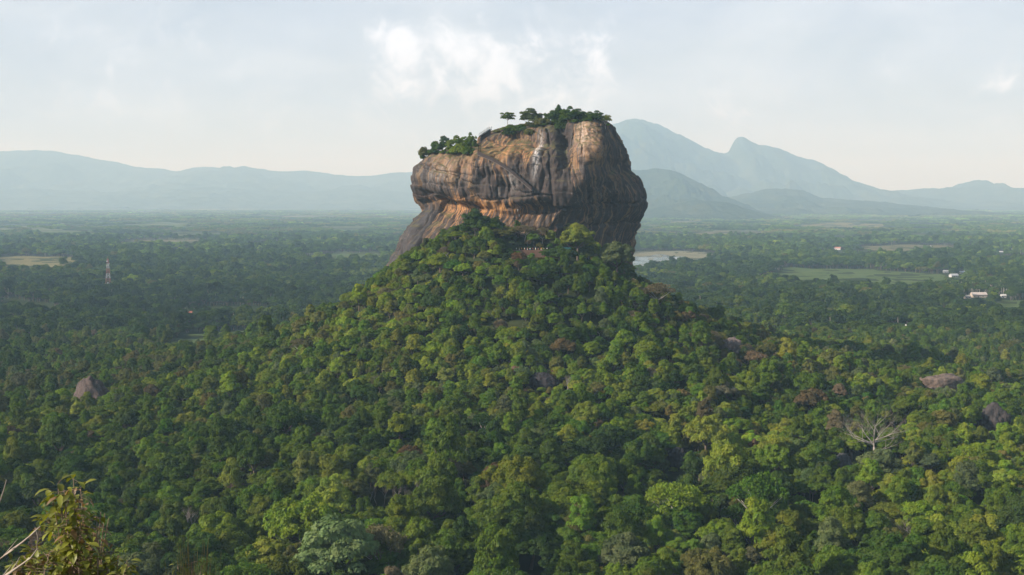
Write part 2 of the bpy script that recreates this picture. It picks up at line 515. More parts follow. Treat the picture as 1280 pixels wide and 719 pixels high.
for xa, xb, yc, hh, mt in ((40, 130, 292, 2.0, GREEN_F), (285, 375, 296, 1.6, BROWN_F), (10, 120, 268, 1.0, GREEN_F), (330, 450, 271, 1.0, BROWN_F), (890, 1000, 272, 1.2, GREEN_F), (1110, 1250, 295, 1.6, GREEN_F),
                         (1140, 1275, 268, 1.0, PALE_F), (400, 470, 288, 1.6, GREEN_F), (205, 270, 313, 2.2, GREEN_F), (820, 900, 279, 1.2, PALE_F), (1000, 1070, 300, 1.8, BROWN_F), (180, 320, 262, .8, PALE_F)):
    ground_patch('field', [(xa, yc + hh * .3), (xa * .7 + xb * .3, yc - hh), (xa * .3 + xb * .7, yc - hh * .8), (xb, yc), (xa * .35 + xb * .65, yc + hh), (xa * .75 + xb * .25, yc + hh * 1.1)], mt, wob=.14)
ground_patch('sandbank', [(770, 322), (800, 314), (850, 314), (905, 319), (880, 325), (820, 331), (770, 336)], field_material('sand', (.16, .16, .09), (.30, .28, .20)), wob=.1, lift=.3)
ground_patch('lake', [(765, 334), (795, 321), (825, 318), (858, 321), (852, 326), (826, 333), (790, 341)], water_material(), wob=.03, lift=.55)

# ------------------------------------------------------------------ far hills
def ridge(name, Y, prof, depth, mat, base_py=258, amp=1.0, seed=0, rough=1.0, skew=.5):
    """a hill range with real depth: its crest runs at distance Y through the given skyline"""
    pts = np.array(prof, float)
    xs_px = pts[:, 0]
    X = np.array([at(px, py, Y)[0] for px, py in prof])
    Z = np.array([at(px, py, Y)[2] for px, py in prof])
    nx, ny = 420, 90
    xx = np.linspace(X[0], X[-1], nx)
    v = np.linspace(-1, 1, ny)
    gx, gv = np.meshgrid(xx, v, indexing='ij')
    # rounded polyline
    zc = np.interp(xx, X, Z)
    ker = np.hanning(9); ker /= ker.sum()
    zc = np.convolve(np.pad(zc, 4, mode='edge'), ker, 'valid')
    zc = zc * (1 + .014 * fbm(xx / (depth * .16), xx * 0 + 1.5, octs=4, seed=seed + 2))
    Hh = zc[:, None]
    s = depth
    spur = fbm(gx / (s * .45), gv * .9 + 3, octs=4, seed=seed + 5)
    fall = np.clip(1 - np.abs(gv) ** 1.1, 0, 1)
    fall = np.clip(fall + .42 * spur * np.abs(gv) * (1 - np.abs(gv)) * 2.2, 0, 1)
    z = Hh * fall ** 1.15
    det = fbm(gx / (s * .10), gv * depth / (s * .10), octs=5, seed=seed, gain=.55)
    z = z + amp * .11 * Hh * det * np.clip(np.abs(gv) * 3 + .15, .15, 1) * rough
    z = z + rough * 5.0 * fbm(gx / 60, gv * depth / 60, octs=2, seed=seed + 9) * np.clip(Hh / 60, 0, 1)
    end = np.minimum(sstep(0, .04, (gx - X[0]) / (X[-1] - X[0])), sstep(0, .04, (X[-1] - gx) / (X[-1] - X[0])))
    z = z * end - 3
    y = Y + gv * depth + .12 * depth * fbm(gx / s, gx * 0 + 2, octs=2, seed=seed + 7)
    V = np.stack([gx, y, z], -1).reshape(-1, 3)
    i, j = np.meshgrid(np.arange(nx - 1), np.arange(ny - 1), indexing='ij')
    a = i * ny + j
    Fc = np.stack([a, a + ny, a + ny + 1, a + 1], -1).reshape(-1, 4)
    return tag(mesh_obj(name, V, Fc, mat, smooth=True), kind='structure')
HILL = hill_material('hill_forest')
ridge('mountain', 18000, [(560, 262), (640, 225), (700, 190), (740, 166), (765, 156), (782, 150), (793, 149), (806, 152), (818, 156), (832, 163), (850, 172), (868, 178), (890, 186), (905, 191),
      (911, 190), (916, 176), (922, 171), (930, 172), (938, 179), (950, 182), (970, 185), (985, 190), (1005, 197), (1015, 199), (1030, 208), (1050, 222), (1075, 232), (1095, 239), (1120, 243), (1160, 248), (1220, 253), (1300, 258)],
      3910, HILL, seed=40, rough=1.2)
ridge('hill', 18500, [(1040, 256), (1090, 246), (1130, 239), (1165, 236), (1185, 236), (1197, 229), (1212, 225), (1226, 229), (1242, 238), (1256, 242), (1272, 238), (1300, 233), (1340, 236), (1400, 258)],
      3230, HILL, seed=60)
ridge('hill', 10500, [(690, 268), (740, 232), (775, 214), (800, 209), (820, 208), (840, 211), (860, 221), (880, 231), (905, 246), (930, 262), (960, 272)],
      2210, HILL, seed=90, rough=1.3)
ridge('hill', 12000, [(860, 268), (900, 252), (930, 243), (955, 237), (985, 235), (1005, 238), (1025, 247), (1060, 249), (1100, 252), (1150, 258), (1200, 264)], 2210, HILL, seed=95, rough=1.3)
ridge('hill', 8900, [(760, 275), (800, 262), (840, 254), (870, 250), (900, 252), (930, 262), (975, 276)], 1360, HILL, seed=97, rough=1.3)
ridge('mountain', 22000, [(-260, 255), (-160, 215), (-80, 195), (-20, 190), (20, 187), (45, 186), (75, 188), (95, 193), (118, 198), (150, 203), (180, 209), (205, 211), (225, 214), (240, 210), (262, 209), (285, 212),
      (305, 210), (325, 210), (345, 213), (380, 214), (410, 217), (440, 219), (465, 219), (495, 214), (520, 214), (560, 225), (600, 235), (700, 258)], 4760, HILL, seed=120)
ridge('hill', 18500, [(-260, 262), (-100, 240), (40, 236), (140, 240), (260, 234), (360, 240), (470, 237), (560, 244), (680, 264)], 2380, HILL, seed=140)

# ------------------------------------------------------------------ the rock
def rpx(px, Y=830.0): return (px - 640) * Y / F_PX
def rz(py, Y=830.0): return CAM_Z + (248 - py) * Y / F_PX
ROCK_YC = 846.0
# py: left px, right px, ridge px, front depth, back depth
KEYS = np.array([
    (144, 724, 742, 735, 8, 10),
    (147, 706, 751, 739, 20, 22),
    (150, 690, 757, 743, 28, 34),
    (153, 666, 761, 745, 34, 42),
    (157, 634, 764, 746, 40, 48),
    (162, 613, 766, 746, 45, 53),
    (168, 605, 769, 745, 49, 57),
    (178, 598, 775, 743, 54, 62),
    (184, 588, 780, 741, 58, 66),
    (187.5, 562, 783, 739, 60, 68),
    (191, 538, 785, 736, 62, 70),
    (199, 523, 788, 731, 65, 72),
    (210, 515.5, 790, 723, 68, 74),
    (222, 513, 797, 724, 70, 76),
    (234, 512.5, 801, 720, 71, 77),
    (243, 513.5, 804, 714, 71, 77),
    (252, 518, 806, 707, 69, 77),
    (262, 527, 805.5, 699, 66, 76),
    (270, 523, 804, 692, 65, 75),
    (280, 516, 801, 686, 65, 74),
    (295, 507, 797.5, 680, 66, 74),
    (310, 497, 797, 675, 67, 74),
    (330, 485, 793, 668, 70, 74),
    (360, 466, 800, 640, 74, 76),
    (400, 440, 815, 640, 80, 80)], float)
def rock_params(z):
    zk = rz(KEYS[:, 0])
    o = np.argsort(zk)
    return [np.interp(z, zk[o], KEYS[o, i]) for i in range(1, 6)]
def rock_inside(x, y, z, margin=1.5):
    xl, xr, xd, hf, hb = rock_params(np.clip(z, rz(398), rz(150)))
    xl, xr, xd = rpx(xl), rpx(xr), rpx(xd)
    s = (x - xl) / (xr - xl)
    sr = (xd - xl) / (xr - xl)
    u = np.where(s < sr, 1 - s / sr, (s - sr) / (1 - sr))
    fr = np.clip(1 - np.clip(np.abs(u), 0, 1) ** np.where(s < sr, 1.55, 1.2), 0, 1) ** np.where(s < sr, .68, .86)
    return (s > -.03) & (s < 1.03) & (y > ROCK_YC - hf * fr - margin) & (y < ROCK_YC + hb)

def build_rock():
    nf, nb, nz = 560, 130, 330
    zt, zb = rz(144), rz(398)
    q = np.linspace(0, 1, nz)
    zs = zb + (zt - zb) * (1 - (1 - q) ** 1.35)
    xl, xr, xd, hf, hb = rock_params(zs)
    ker = np.hanning(11); ker /= ker.sum()
    sm = lambda a: np.convolve(np.pad(a, 5, mode='edge'), ker, 'valid')
    xl, xr, xd, hf, hb = [sm(a) for a in (xl, xr, xd, hf, hb)]
    xl, xr, xd = rpx(xl), rpx(xr), rpx(xd)
    tf = np.linspace(0, 1, nf)
    sF = .5 - .5 * np.cos(np.pi * (tf * .86 + .07))
    sF = (sF - sF[0]) / (sF[-1] - sF[0])
    S = sF[None, :]
    W = (xr - xl)[:, None]
    SR = ((xd - xl) / (xr - xl))[:, None]
    left = S < SR
    u = np.where(left, 1 - S / SR, (S - SR) / (1 - SR))
    fr = np.clip(1 - u ** np.where(left, 1.55, 1.2), 0, 1) ** np.where(left, .68, .86)
    XF = xl[:, None] + W * S
    YF = ROCK_YC - hf[:, None] * fr
    tb = np.linspace(0, 1, nb + 2)[1:-1]
    ang = np.pi * tb
    XB = (xl[:, None] + xr[:, None]) / 2 + W / 2 * np.sign(np.cos(ang)) * np.abs(np.cos(ang)) ** .8
    YB = ROCK_YC + hb[:, None] * np.sin(ang) ** .8
    X, Y = np.concatenate([XF, XB], 1), np.concatenate([YF, YB], 1)
    Z = np.repeat(zs[:, None], X.shape[1], 1)
    n = X.shape[1]
    def normals():
        P = np.stack([X, Y, Z], -1)
        du = np.roll(P, -1, 1) - np.roll(P, 1, 1)
        dv = np.gradient(P, axis=0)
        N = np.cross(du, dv)
        return N / np.maximum(np.linalg.norm(N, axis=-1, keepdims=True), 1e-9)
    N = normals()
    # image-like coordinates of the front face: used for where ledges, hollows and stains lie on the cliff
    PX = 640 + X * F_PX / np.minimum(Y, ROCK_YC)
    PY = 248 - (Z - CAM_Z) * F_PX / np.minimum(Y, ROCK_YC)
    arc1 = np.cumsum(np.hypot(np.gradient(X[nz // 2]), np.gradient(Y[nz // 2])))
    ARC = np.repeat(arc1[None, :], nz, 0)
    front = (np.arange(n) < nf)[None, :] * np.ones_like(X)
    def g(px, py, sx, sy, rot=0.0):
        dx, dy = PX - px, PY - py
        c, s = math.cos(rot), math.sin(rot)
        return np.exp(-(((dx * c + dy * s) / sx) ** 2 + ((-dx * s + dy * c) / sy) ** 2)) * front
    D = np.zeros_like(X)
    D += 1.9 * fbm(X / 26, Y / 26, Z / 26, octs=4, seed=200)
    D += 1.5 * fbm(X / 7, Y / 7, Z / 60, octs=4, seed=210, gain=.55)           # vertical flutes
    bil = np.abs(fbm(X / 24, Y / 24, Z / 30, octs=2, seed=205))
    D += 5.0 * (np.minimum(bil, .55) - .3) * (1 - .6 * sstep(0, 20, PX - 735) * front)   # slabs parted by joints
    rid = 1 - np.abs(fbm(X / 11, Y / 11, Z / 60, octs=3, seed=215))
    D -= 1.5 * np.clip(rid - .80, 0, 1) * 5 * .55                              # rain gullies
    zw = Z + 5 * fbm(X / 30, Y / 30, Z / 30, octs=2, seed=220)
    st = zw / 6.5
    D += .9 * (sstep(0, .75, st - np.floor(st)) - .5) * (.4 + .6 * sstep(-.3, .4, fbm(X / 25, Y / 25, Z / 12, octs=2, seed=230)))
    D += .4 * fbm(X / 2.6, Y / 2.6, Z / 4.5, octs=3, seed=240)
    # named features of the front
    D -= 9.0 * g(703, 172, 7, 26, -.12)                  # gully left of the pale pillar
    D += 4.5 * g(735, 172, 15, 26)                       # the pillar
    D -= 5.0 * g(604, 226, 6.5, 16)                      # dark hollow
    D -= 3.0 * g(632, 232, 10, 12)
    D += 4.0 * g(650, 252, 14, 8)                        # nose above the cleft
    D -= 3.5 * g(668, 263, 22, 8)                        # cleft under it
    D -= 2.2 * g(725, 288, 60, 26)                       # big shaded hollow low down
    D += 4.5 * g(795, 242, 16, 22)                       # knob on the shaded flank
    D -= 3.5 * g(786, 208, 8, 8)
    D -= 5.0 * g(648, 172, 22, 7, .15)                   # scrubby bench below the summit
    D += 3.5 * g(560, 225, 26, 18)
    D += 3.0 * g(645, 200, 26, 12)
    D -= 4.0 * g(553, 258, 26, 6, .1)                    # overhang line on the left
    lx, ly = np.array([520, 560, 600, 640, 668]), np.array([238, 249, 262, 270, 262])
    dl = PY - np.interp(PX, lx, ly)
    D -= 2.2 * sstep(-6, 1, dl) * (1 - sstep(2, 26, dl)) * sstep(510, 535, PX) * (1 - sstep(690, 760, PX)) * front
    wl = PY - np.interp(PX, [597, 620, 640, 668], [191, 201, 216, 240])          # gallery ledge
    on = sstep(590, 598, PX) * (1 - sstep(664, 674, PX)) * front
    D += 2.6 * sstep(-2.5, 0.5, wl) * (1 - sstep(1, 30, wl)) * on
    cr = PX - np.interp(PY, [250, 262, 285, 310, 335], [552, 545, 533, 524, 512])  # crack right of the leaning slab
    D -= 4.0 * np.exp(-(cr / 2.2) ** 2) * sstep(250, 258, PY) * front
    D += 2.5 * np.exp(-((cr + 12) / 10) ** 2) * sstep(258, 266, PY) * front
    h1 = PY - (180 + .06 * (PX - 640) + 2 * np.sin(PX / 9))
    D -= 1.8 * np.exp(-(h1 / 1.1) ** 2) * sstep(600, 612, PX) * (1 - sstep(690, 700, PX)) * front
    h2 = PY - (186.5 + 1.5 * np.sin(PX / 7))
    D -= 1.8 * np.exp(-(h2 / 1.1) ** 2) * sstep(650, 658, PX) * (1 - sstep(682, 690, PX)) * front
    h3 = PY - (214 + .5 * (PX - 550) * .3)
    D -= 1.0 * np.exp(-(h3 / 1.2) ** 2) * sstep(520, 530, PX) * (1 - sstep(580, 600, PX)) * front
    for (xa, ya, xb, yb, dp, wd) in ((524, 203, 600, 233, 1.4, 1.2), (578, 196, 574, 240, 1.2, 1.0), (613, 203, 616, 250, 1.4, 1.1), (655, 186, 651, 232, 1.2, 1.0), (684, 160, 690, 250, 1.8, 1.3),
                                     (716, 158, 712, 215, 1.6, 1.2), (728, 152, 726, 198, 1.0, .9), (540, 205, 536, 240, 1.0, 1.0), (560, 200, 557, 246, .9, .9), (640, 238, 690, 246, 1.2, 1.2), (700, 262, 800, 250, 2.2, 1.6),
                                     (660, 286, 798, 278, 1.8, 1.6), (760, 190, 772, 300, 1.8, 1.6), (735, 225, 742, 320, 1.5, 1.4), (600, 250, 680, 244, 1.4, 1.2)):
        L = math.hypot(xb - xa, yb - ya)
        ux, uy = (xb - xa) / L, (yb - ya) / L
        al, ac = (PX - xa) * ux + (PY - ya) * uy, -(PX - xa) * uy + (PY - ya) * ux + 2.2 * fbm(X / 9, Y / 9, Z / 9, octs=2, seed=260)
        D -= dp * np.exp(-(ac / wd) ** 2) * sstep(-3, 5, al) * (1 - sstep(L - 5, L + 3, al)) * front
    fade = 1 - .75 * sstep(rz(162), rz(146), Z)
    D *= fade
    X, Y = X + N[..., 0] * D, Y + N[..., 1] * D
    Z = Z + N[..., 2] * D * .6
    # stain and tone zones
    ochre = (1.1 * g(590, 256, 26, 10, .15) + 1.0 * g(640, 262, 26, 8, -.2) + .9 * g(620, 262, 50, 8) + .7 * g(630, 188, 30, 14) + .8 * g(668, 196, 16, 12)
             + .7 * g(738, 180, 10, 30) + .5 * g(550, 245, 30, 14) + .6 * g(730, 200, 12, 8) + .5 * g(575, 268, 26, 16) + .35 * g(760, 290, 40, 14))
    dark = (.60 + .75 * g(604, 228, 9, 18) + .55 * g(700, 170, 9, 26) + .5 * g(640, 238, 34, 12) + .5 * g(680, 225, 26, 14)  # also darker in the carved hollow and gully
            + .02 * sstep(-2, 12, PX - np.interp(PY, [150, 200, 212, 240, 280, 330], [747, 739, 728, 702, 668, 640])) * front + .45 * g(540, 240, 26, 8)  # slightly darker right of the ridge, painting in that flank's shade
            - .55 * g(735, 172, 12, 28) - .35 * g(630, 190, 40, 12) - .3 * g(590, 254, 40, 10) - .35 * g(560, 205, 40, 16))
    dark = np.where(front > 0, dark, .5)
    grey = 1.3 * (1 - sstep(-4, 3, cr)) * sstep(254, 266, PY) * front + .35 * g(530, 215, 16, 20)
    pale = 1.2 * g(672, 192, 3.5, 22, .12) + .5 * g(732, 172, 12, 26) + .22 * g(555, 218, 30, 18) + .35 * g(640, 225, 8, 12)
    P = np.stack([X, Y, Z], -1).reshape(-1, 3)
    i, j = np.meshgrid(np.arange(nz - 1), np.arange(n), indexing='ij')
    a, b = i * n + j, i * n + (j + 1) % n
    Fc = np.stack([a, b, b + n, a + n], -1).reshape(-1, 4)
    # cap
    c0 = len(P)
    top = (nz - 1) * n
    ctr = P[top:top + n].mean(0) + np.array([0, 0, .4])
    P = np.vstack([P, ctr])
    jj = np.arange(n)
    cap = np.stack([top + jj, top + (jj + 1) % n, np.full(n, c0), np.full(n, c0)], -1)
    attrs = {}
    for nm, A in (('ochre', ochre), ('dark', dark), ('grey', grey), ('pale', pale)):
        attrs[nm] = ('POINT', np.append(np.clip(A, 0, 1.3).ravel(), .2))
    attrs['arc'] = ('POINT', np.append(ARC.ravel(), 0.0))
    me_o = mesh_obj('rock_monolith', [], [], rock_material())
    me = me_o.data
    me.from_pydata(P.tolist(), [], Fc.tolist() + [[int(x[0]), int(x[1]), int(x[2])] for x in cap])
    for k_, (dom, vals) in attrs.items():
        at_ = me.attributes.new(k_, 'FLOAT', dom)
        at_.data.foreach_set('value', np.asarray(vals, np.float32))
    me.polygons.foreach_set('use_smooth', np.ones(len(me.polygons), bool))
    me.update()
    tag(me_o, 'huge flat-topped rock monolith with streaked ochre cliffs rising from the forested hill', 'rock')
    fx = np.stack([X[:, :nf], Y[:, :nf], Z[:, :nf]], -1).reshape(-1, 3)
    al = np.stack([X, Y, Z], -1).reshape(-1, 3)
    return me_o, fx, al
rock, ROCK_FRONT, ROCK_ALL = build_rock()
_rp = np.stack(project(ROCK_FRONT[:, 0], ROCK_FRONT[:, 1], ROCK_FRONT[:, 2]), -1)
def cliff_at(px, py):
    """where the view ray through (px, py) meets the cliff"""
    d = (_rp[:, 0] - px) ** 2 + (_rp[:, 1] - py) ** 2
    k = np.argsort(d)[:12]
    k = k[np.argmin(ROCK_FRONT[k, 1])]
    return ROCK_FRONT[k].copy()
def rock_top(x, y):
    d = (ROCK_ALL[:, 0] - x) ** 2 + (ROCK_ALL[:, 1] - y) ** 2
    near = d < 9
    if not near.any():
        return float(ROCK_ALL[np.argmin(d), 2])
    return float(np.percentile(ROCK_ALL[near, 2], 80))
# ------------------------------------------------------------------ tree prototypes
def crown_geo(seed, Rx, z0, z1, lobes, lobe_r, leaf, cover=1.5, flat=0.0, jitter=.32, low=-.25, layers=0):
    """leaf-sized faces spread over many small clumps that fill a crown; returns verts, faces, per-face brightness"""
    g = np.random.default_rng(seed)
    zc, hz = (z0 + z1) / 2, (z1 - z0) / 2
    V, F, LV = [], [], []
    nb = 0
    cents = []
    tries = 0
    while len(cents) < lobes and tries < 4000:
        tries += 1
        d = g.normal(size=3)
        d /= np.linalg.norm(d)
        if d[2] < low: continue
        if low < -.4 and d[2] < 0:                       # scrub keeps its width down to the ground
            d[:2] *= .95 / max(.2, math.hypot(d[0], d[1]))
        k = g.uniform(.6, 1.12) if not layers else g.uniform(.15, 1.0)
        lr = lobe_r * g.uniform(.65, 1.35)
        c = np.array([d[0] * (Rx - lr * .7) * k, d[1] * (Rx - lr * .7) * k, d[2] * (hz - lr * .55) * k])
        if layers:
            lay = g.integers(0, layers)
            rr = Rx * (1 - .22 * lay / max(1, layers - 1)) * math.sqrt(g.uniform(0, 1))
            a = g.uniform(0, 2 * math.pi)
            c = np.array([rr * math.cos(a), rr * math.sin(a), -hz + 2 * hz * (lay + .6) / layers - .10 * rr * rr / Rx])
        if all(np.linalg.norm((c - q[0]) * np.array([1, 1, 1.3])) > .62 * min(lr, q[1]) for q in cents):
            cents.append((c, lr))
    for c, lr in cents:
        fl = .38 if layers else g.uniform(.62, .95)
        area = 2 * math.pi * lr * lr * (1 + fl) * .8
        n = max(12, int(cover * area / (leaf * leaf * .6)))
        d = g.normal(size=(n, 3))
        d /= np.linalg.norm(d, axis=1, keepdims=True)
        d[:, 2] = np.where(d[:, 2] < -.15, -d[:, 2], d[:, 2])
        rad = lr * (g.uniform(.62, 1.0, n) ** .6) * (1 + .22 * fbm(d[:, 0] * 2 + c[0], d[:, 1] * 2 + c[1], d[:, 2] * 2, octs=2, seed=seed))
        P = c + d * rad[:, None] * np.array([1, 1, fl])
        P[:, 2] += zc
        nr = d * np.array([1, 1, 1 / fl]) + np.array([0, 0, .35])
        nr /= np.linalg.norm(nr, axis=1, keepdims=True)
        nr = nr + jitter * g.normal(size=(n, 3))
        nr /= np.linalg.norm(nr, axis=1, keepdims=True)
        a = np.cross(nr, g.normal(size=(n, 3)))
        a /= np.maximum(np.linalg.norm(a, axis=1, keepdims=True), 1e-6)
        b = np.cross(nr, a)
        s = leaf * g.uniform(.65, 1.35, n)[:, None]
        q = np.stack([P - a * s * .62, P - b * s * .36, P + a * s * .62, P + b * s * .36], 1)
        V.append(q.reshape(-1, 3))
        F.append(np.arange(n * 4).reshape(n, 4) + nb)
        nb += n * 4
        LV.append(np.clip(g.uniform(.05, .95) * .6 + .4 * g.uniform(0, 1, n), 0, 1))
    return np.vstack(V), np.vstack(F), np.concatenate(LV), cents, zc
def limbs_mb(cents, zc, base_r, fork_z, seed, n_limbs=6, trunk_h=None):
    g = random.Random(seed)
    mb = MB()
    top = Vector((g.uniform(-.4, .4), g.uniform(-.4, .4), fork_z))
    mb.tube([(0, 0, -1.2), (0, 0, .4), tuple(top * .5), tuple(top)], [base_r * 1.5, base_r * 1.1, base_r * .9, base_r * .75], 7)
    pick = sorted(cents, key=lambda c: -np.hypot(c[0][0], c[0][1]) + g.uniform(0, 2))[:n_limbs] + list(cents[:2])
    for c, lr in pick:
        e = Vector((c[0], c[1], c[2] + zc))
        m = top.lerp(e, .5) + Vector((g.uniform(-.3, .3), g.uniform(-.3, .3), -.25))
        mb.tube([tuple(top - Vector((0, 0, .2))), tuple(m), tuple(e)], [base_r * .5, base_r * .32, base_r * .12], 5)
    return mb

PROTO = {}
def proto(kind, mat_bark=M_BARK, **kw):
    """one tree shape: a crown mesh and a trunk mesh (shared by every copy of it)"""
    base_r, fork = kw.pop('base_r'), kw.pop('fork')
    V, F, LV, cents, zc = crown_geo(**kw)
    cm = mesh_obj('crown', V, F, M_LEAF, attrs={'lv': ('FACE', LV)}, link=False)
    tm = limbs_mb(cents, zc, base_r, fork, kw['seed'])
    to = mesh_obj('trunk', tm.v, tm.f, mat_bark, smooth=True, link=False)
    PROTO.setdefault(kind, []).append((cm.data, to.data, kw['z1']))
    return cm, to
for s in (1, 2, 3, 4, 5):
    proto('round', seed=s, Rx=4.9, z0=1.6, z1=10.2, lobes=64, lobe_r=1.28, leaf=.42, base_r=.32, fork=3.8)
for s in (11, 12, 13):
    proto('tall', seed=s, Rx=4.0, z0=2.0, z1=13.0, lobes=60, lobe_r=1.22, leaf=.42, base_r=.30, fork=4.2)
for s in (21, 22, 23):
    proto('broad', seed=s, Rx=6.2, z0=2.6, z1=9.8, lobes=84, lobe_r=1.28, leaf=.42, base_r=.38, fork=4.4)
for s in (31, 32):
    proto('layered', seed=s, Rx=6.4, z0=5.6, z1=9.2, lobes=44, lobe_r=1.6, leaf=.48, base_r=.28, fork=5.0, layers=3, jitter=.4, cover=1.2, mat_bark=M_PALE_BARK)
for s in (41, 42):
    proto('airy', seed=s, Rx=5.6, z0=3.6, z1=9.8, lobes=40, lobe_r=1.35, leaf=.4, base_r=.24, fork=4.0, cover=.5, jitter=.9, mat_bark=M_PALE_BARK)
for s in (51, 52):
    proto('bushy', seed=s, Rx=3.6, z0=.4, z1=4.6, lobes=26, lobe_r=1.3, leaf=.46, base_r=.14, fork=1.4, low=-.5)

for s in (71, 72, 73):
    proto('thicket', seed=s, Rx=4.4, z0=.3, z1=8.4, lobes=46, lobe_r=1.15, leaf=.4, base_r=.2, fork=2.0, low=-.6)

def joined(name, cmesh, tmesh, coll):
    bm = bmesh.new()
    bm.from_mesh(cmesh)
    n0 = len(bm.faces)
    bm.from_mesh(tmesh)
    bm.faces.ensure_lookup_table()
    for f in bm.faces[n0:]:
        f.material_index = 1
        f.smooth = True
    me = bpy.data.meshes.new(name)
    bm.to_mesh(me)
    bm.free()
    for m in (cmesh.materials[0], tmesh.materials[0]):
        me.materials.append(m)
    o = bpy.data.objects.new(name, me)
    coll.objects.link(o)
    return o
# kinds in the order in which the hillside collection lists them
KINDS = ['round', 'tall', 'broad', 'layered', 'airy', 'bushy']
hill_coll = bpy.data.collections.new('forest_tree_kinds')
KIND_IDX, pos_ = {}, 0
for k in KINDS:
    KIND_IDX[k] = []
    for c, t_, h in PROTO[k]:
        joined('forest_tree', c, t_, hill_coll)
        KIND_IDX[k].append(pos_)
        pos_ += 1
# coarser trees for the plain, where one tree is a few pixels
plain_coll = bpy.data.collections.new('plain_tree_kinds')
def plain_proto(**kw):
    base_r, fork = kw.pop('base_r'), kw.pop('fork')
    V, F, LV, cents, zc = crown_geo(**kw)
    cm = mesh_obj('crown', V, F, M_LEAF, attrs={'lv': ('FACE', LV)}, link=False)
    tm = limbs_mb(cents, zc, base_r, fork, kw['seed'], 3)
    to = mesh_obj('trunk', tm.v, tm.f, M_BARK, link=False)
    joined('plain_tree', cm.data, to.data, plain_coll)
for s in (61, 62, 63, 64):
    plain_proto(seed=s, Rx=5.6, z0=2.4, z1=10.0, lobes=22, lobe_r=2.0, leaf=1.0, base_r=.35, fork=3.5)
for s in (65, 66):
    plain_proto(seed=s, Rx=4.2, z0=3.0, z1=13.0, lobes=20, lobe_r=1.7, leaf=.9, base_r=.3, fork=4.5)
def palm_proto(seed):
    g = random.Random(seed)
    mb = MB()
    mb.tube([(0, 0, -.5), (.3, 0, 5), (.9, 0, 11.5)], [.22, .17, .13], 6)
    fv, ff = [], []
    for k in range(15):
        a = 2 * math.pi * k / 15 + g.uniform(-.15, .15)
        el = g.uniform(-.2, 1.1)
        pr = None
        L = g.uniform(3.4, 4.3)
        for i in range(6):
            t_ = i / 5
            r_, z_ = L * t_ * math.cos(el * (1 - .4 * t_)), 11.4 + L * t_ * math.sin(el) - 2.4 * t_ * t_
            w_ = .75 * math.sin(math.pi * min(1, t_ * .85 + .12)) + .05
            c = Vector((.9 + r_ * math.cos(a), r_ * math.sin(a), z_))
            sd = Vector((-math.sin(a), math.cos(a), 0)) * w_
            cur = (len(fv), len(fv) + 1, len(fv) + 2)
            fv += [tuple(c - sd + Vector((0, 0, -.35))), tuple(c), tuple(c + sd + Vector((0, 0, -.35)))]
            if pr:
                ff += [(pr[0], pr[1], cur[1], cur[0]), (pr[1], pr[2], cur[2], cur[1])]
            pr = cur
    cm = mesh_obj('crown', np.array(fv), np.array(ff), M_LEAF, attrs={'lv': ('FACE', np.random.default_rng(seed).uniform(.2, .9, len(ff)))}, link=False)
    to = mesh_obj('trunk', mb.v, mb.f, M_PALE_BARK, link=False)
    joined('plain_tree', cm.data, to.data, plain_coll)
palm_proto(3)
# groves: a knot of crowns, for the far plain
grove_coll = bpy.data.collections.new('grove_kinds')
for s in range(5):
    g = np.random.default_rng(700 + s)
    V, F, LV, nb = [], [], [], 0
    for k in range(16):
        a, r_ = g.uniform(0, 6.28), 27 * math.sqrt(g.uniform(0, 1))
        sc_ = g.uniform(.8, 1.35)
        v, f, l, _, _ = crown_geo(800 + s * 40 + k, 5.6 * sc_, 1.0, 10.5 * sc_, 9, 2.5 * sc_, 1.9)
        V.append(v + np.array([r_ * math.cos(a), r_ * math.sin(a) * 1.2, 0]))
        F.append(f + nb)
        nb += len(v)
        LV.append(np.clip(l * .7 + g.uniform(-.1, .4), 0, 1))
    o = mesh_obj('grove', np.vstack(V), np.vstack(F), M_LEAF, attrs={'lv': ('FACE', np.concatenate(LV))}, link=False)
    grove_coll.objects.link(o)

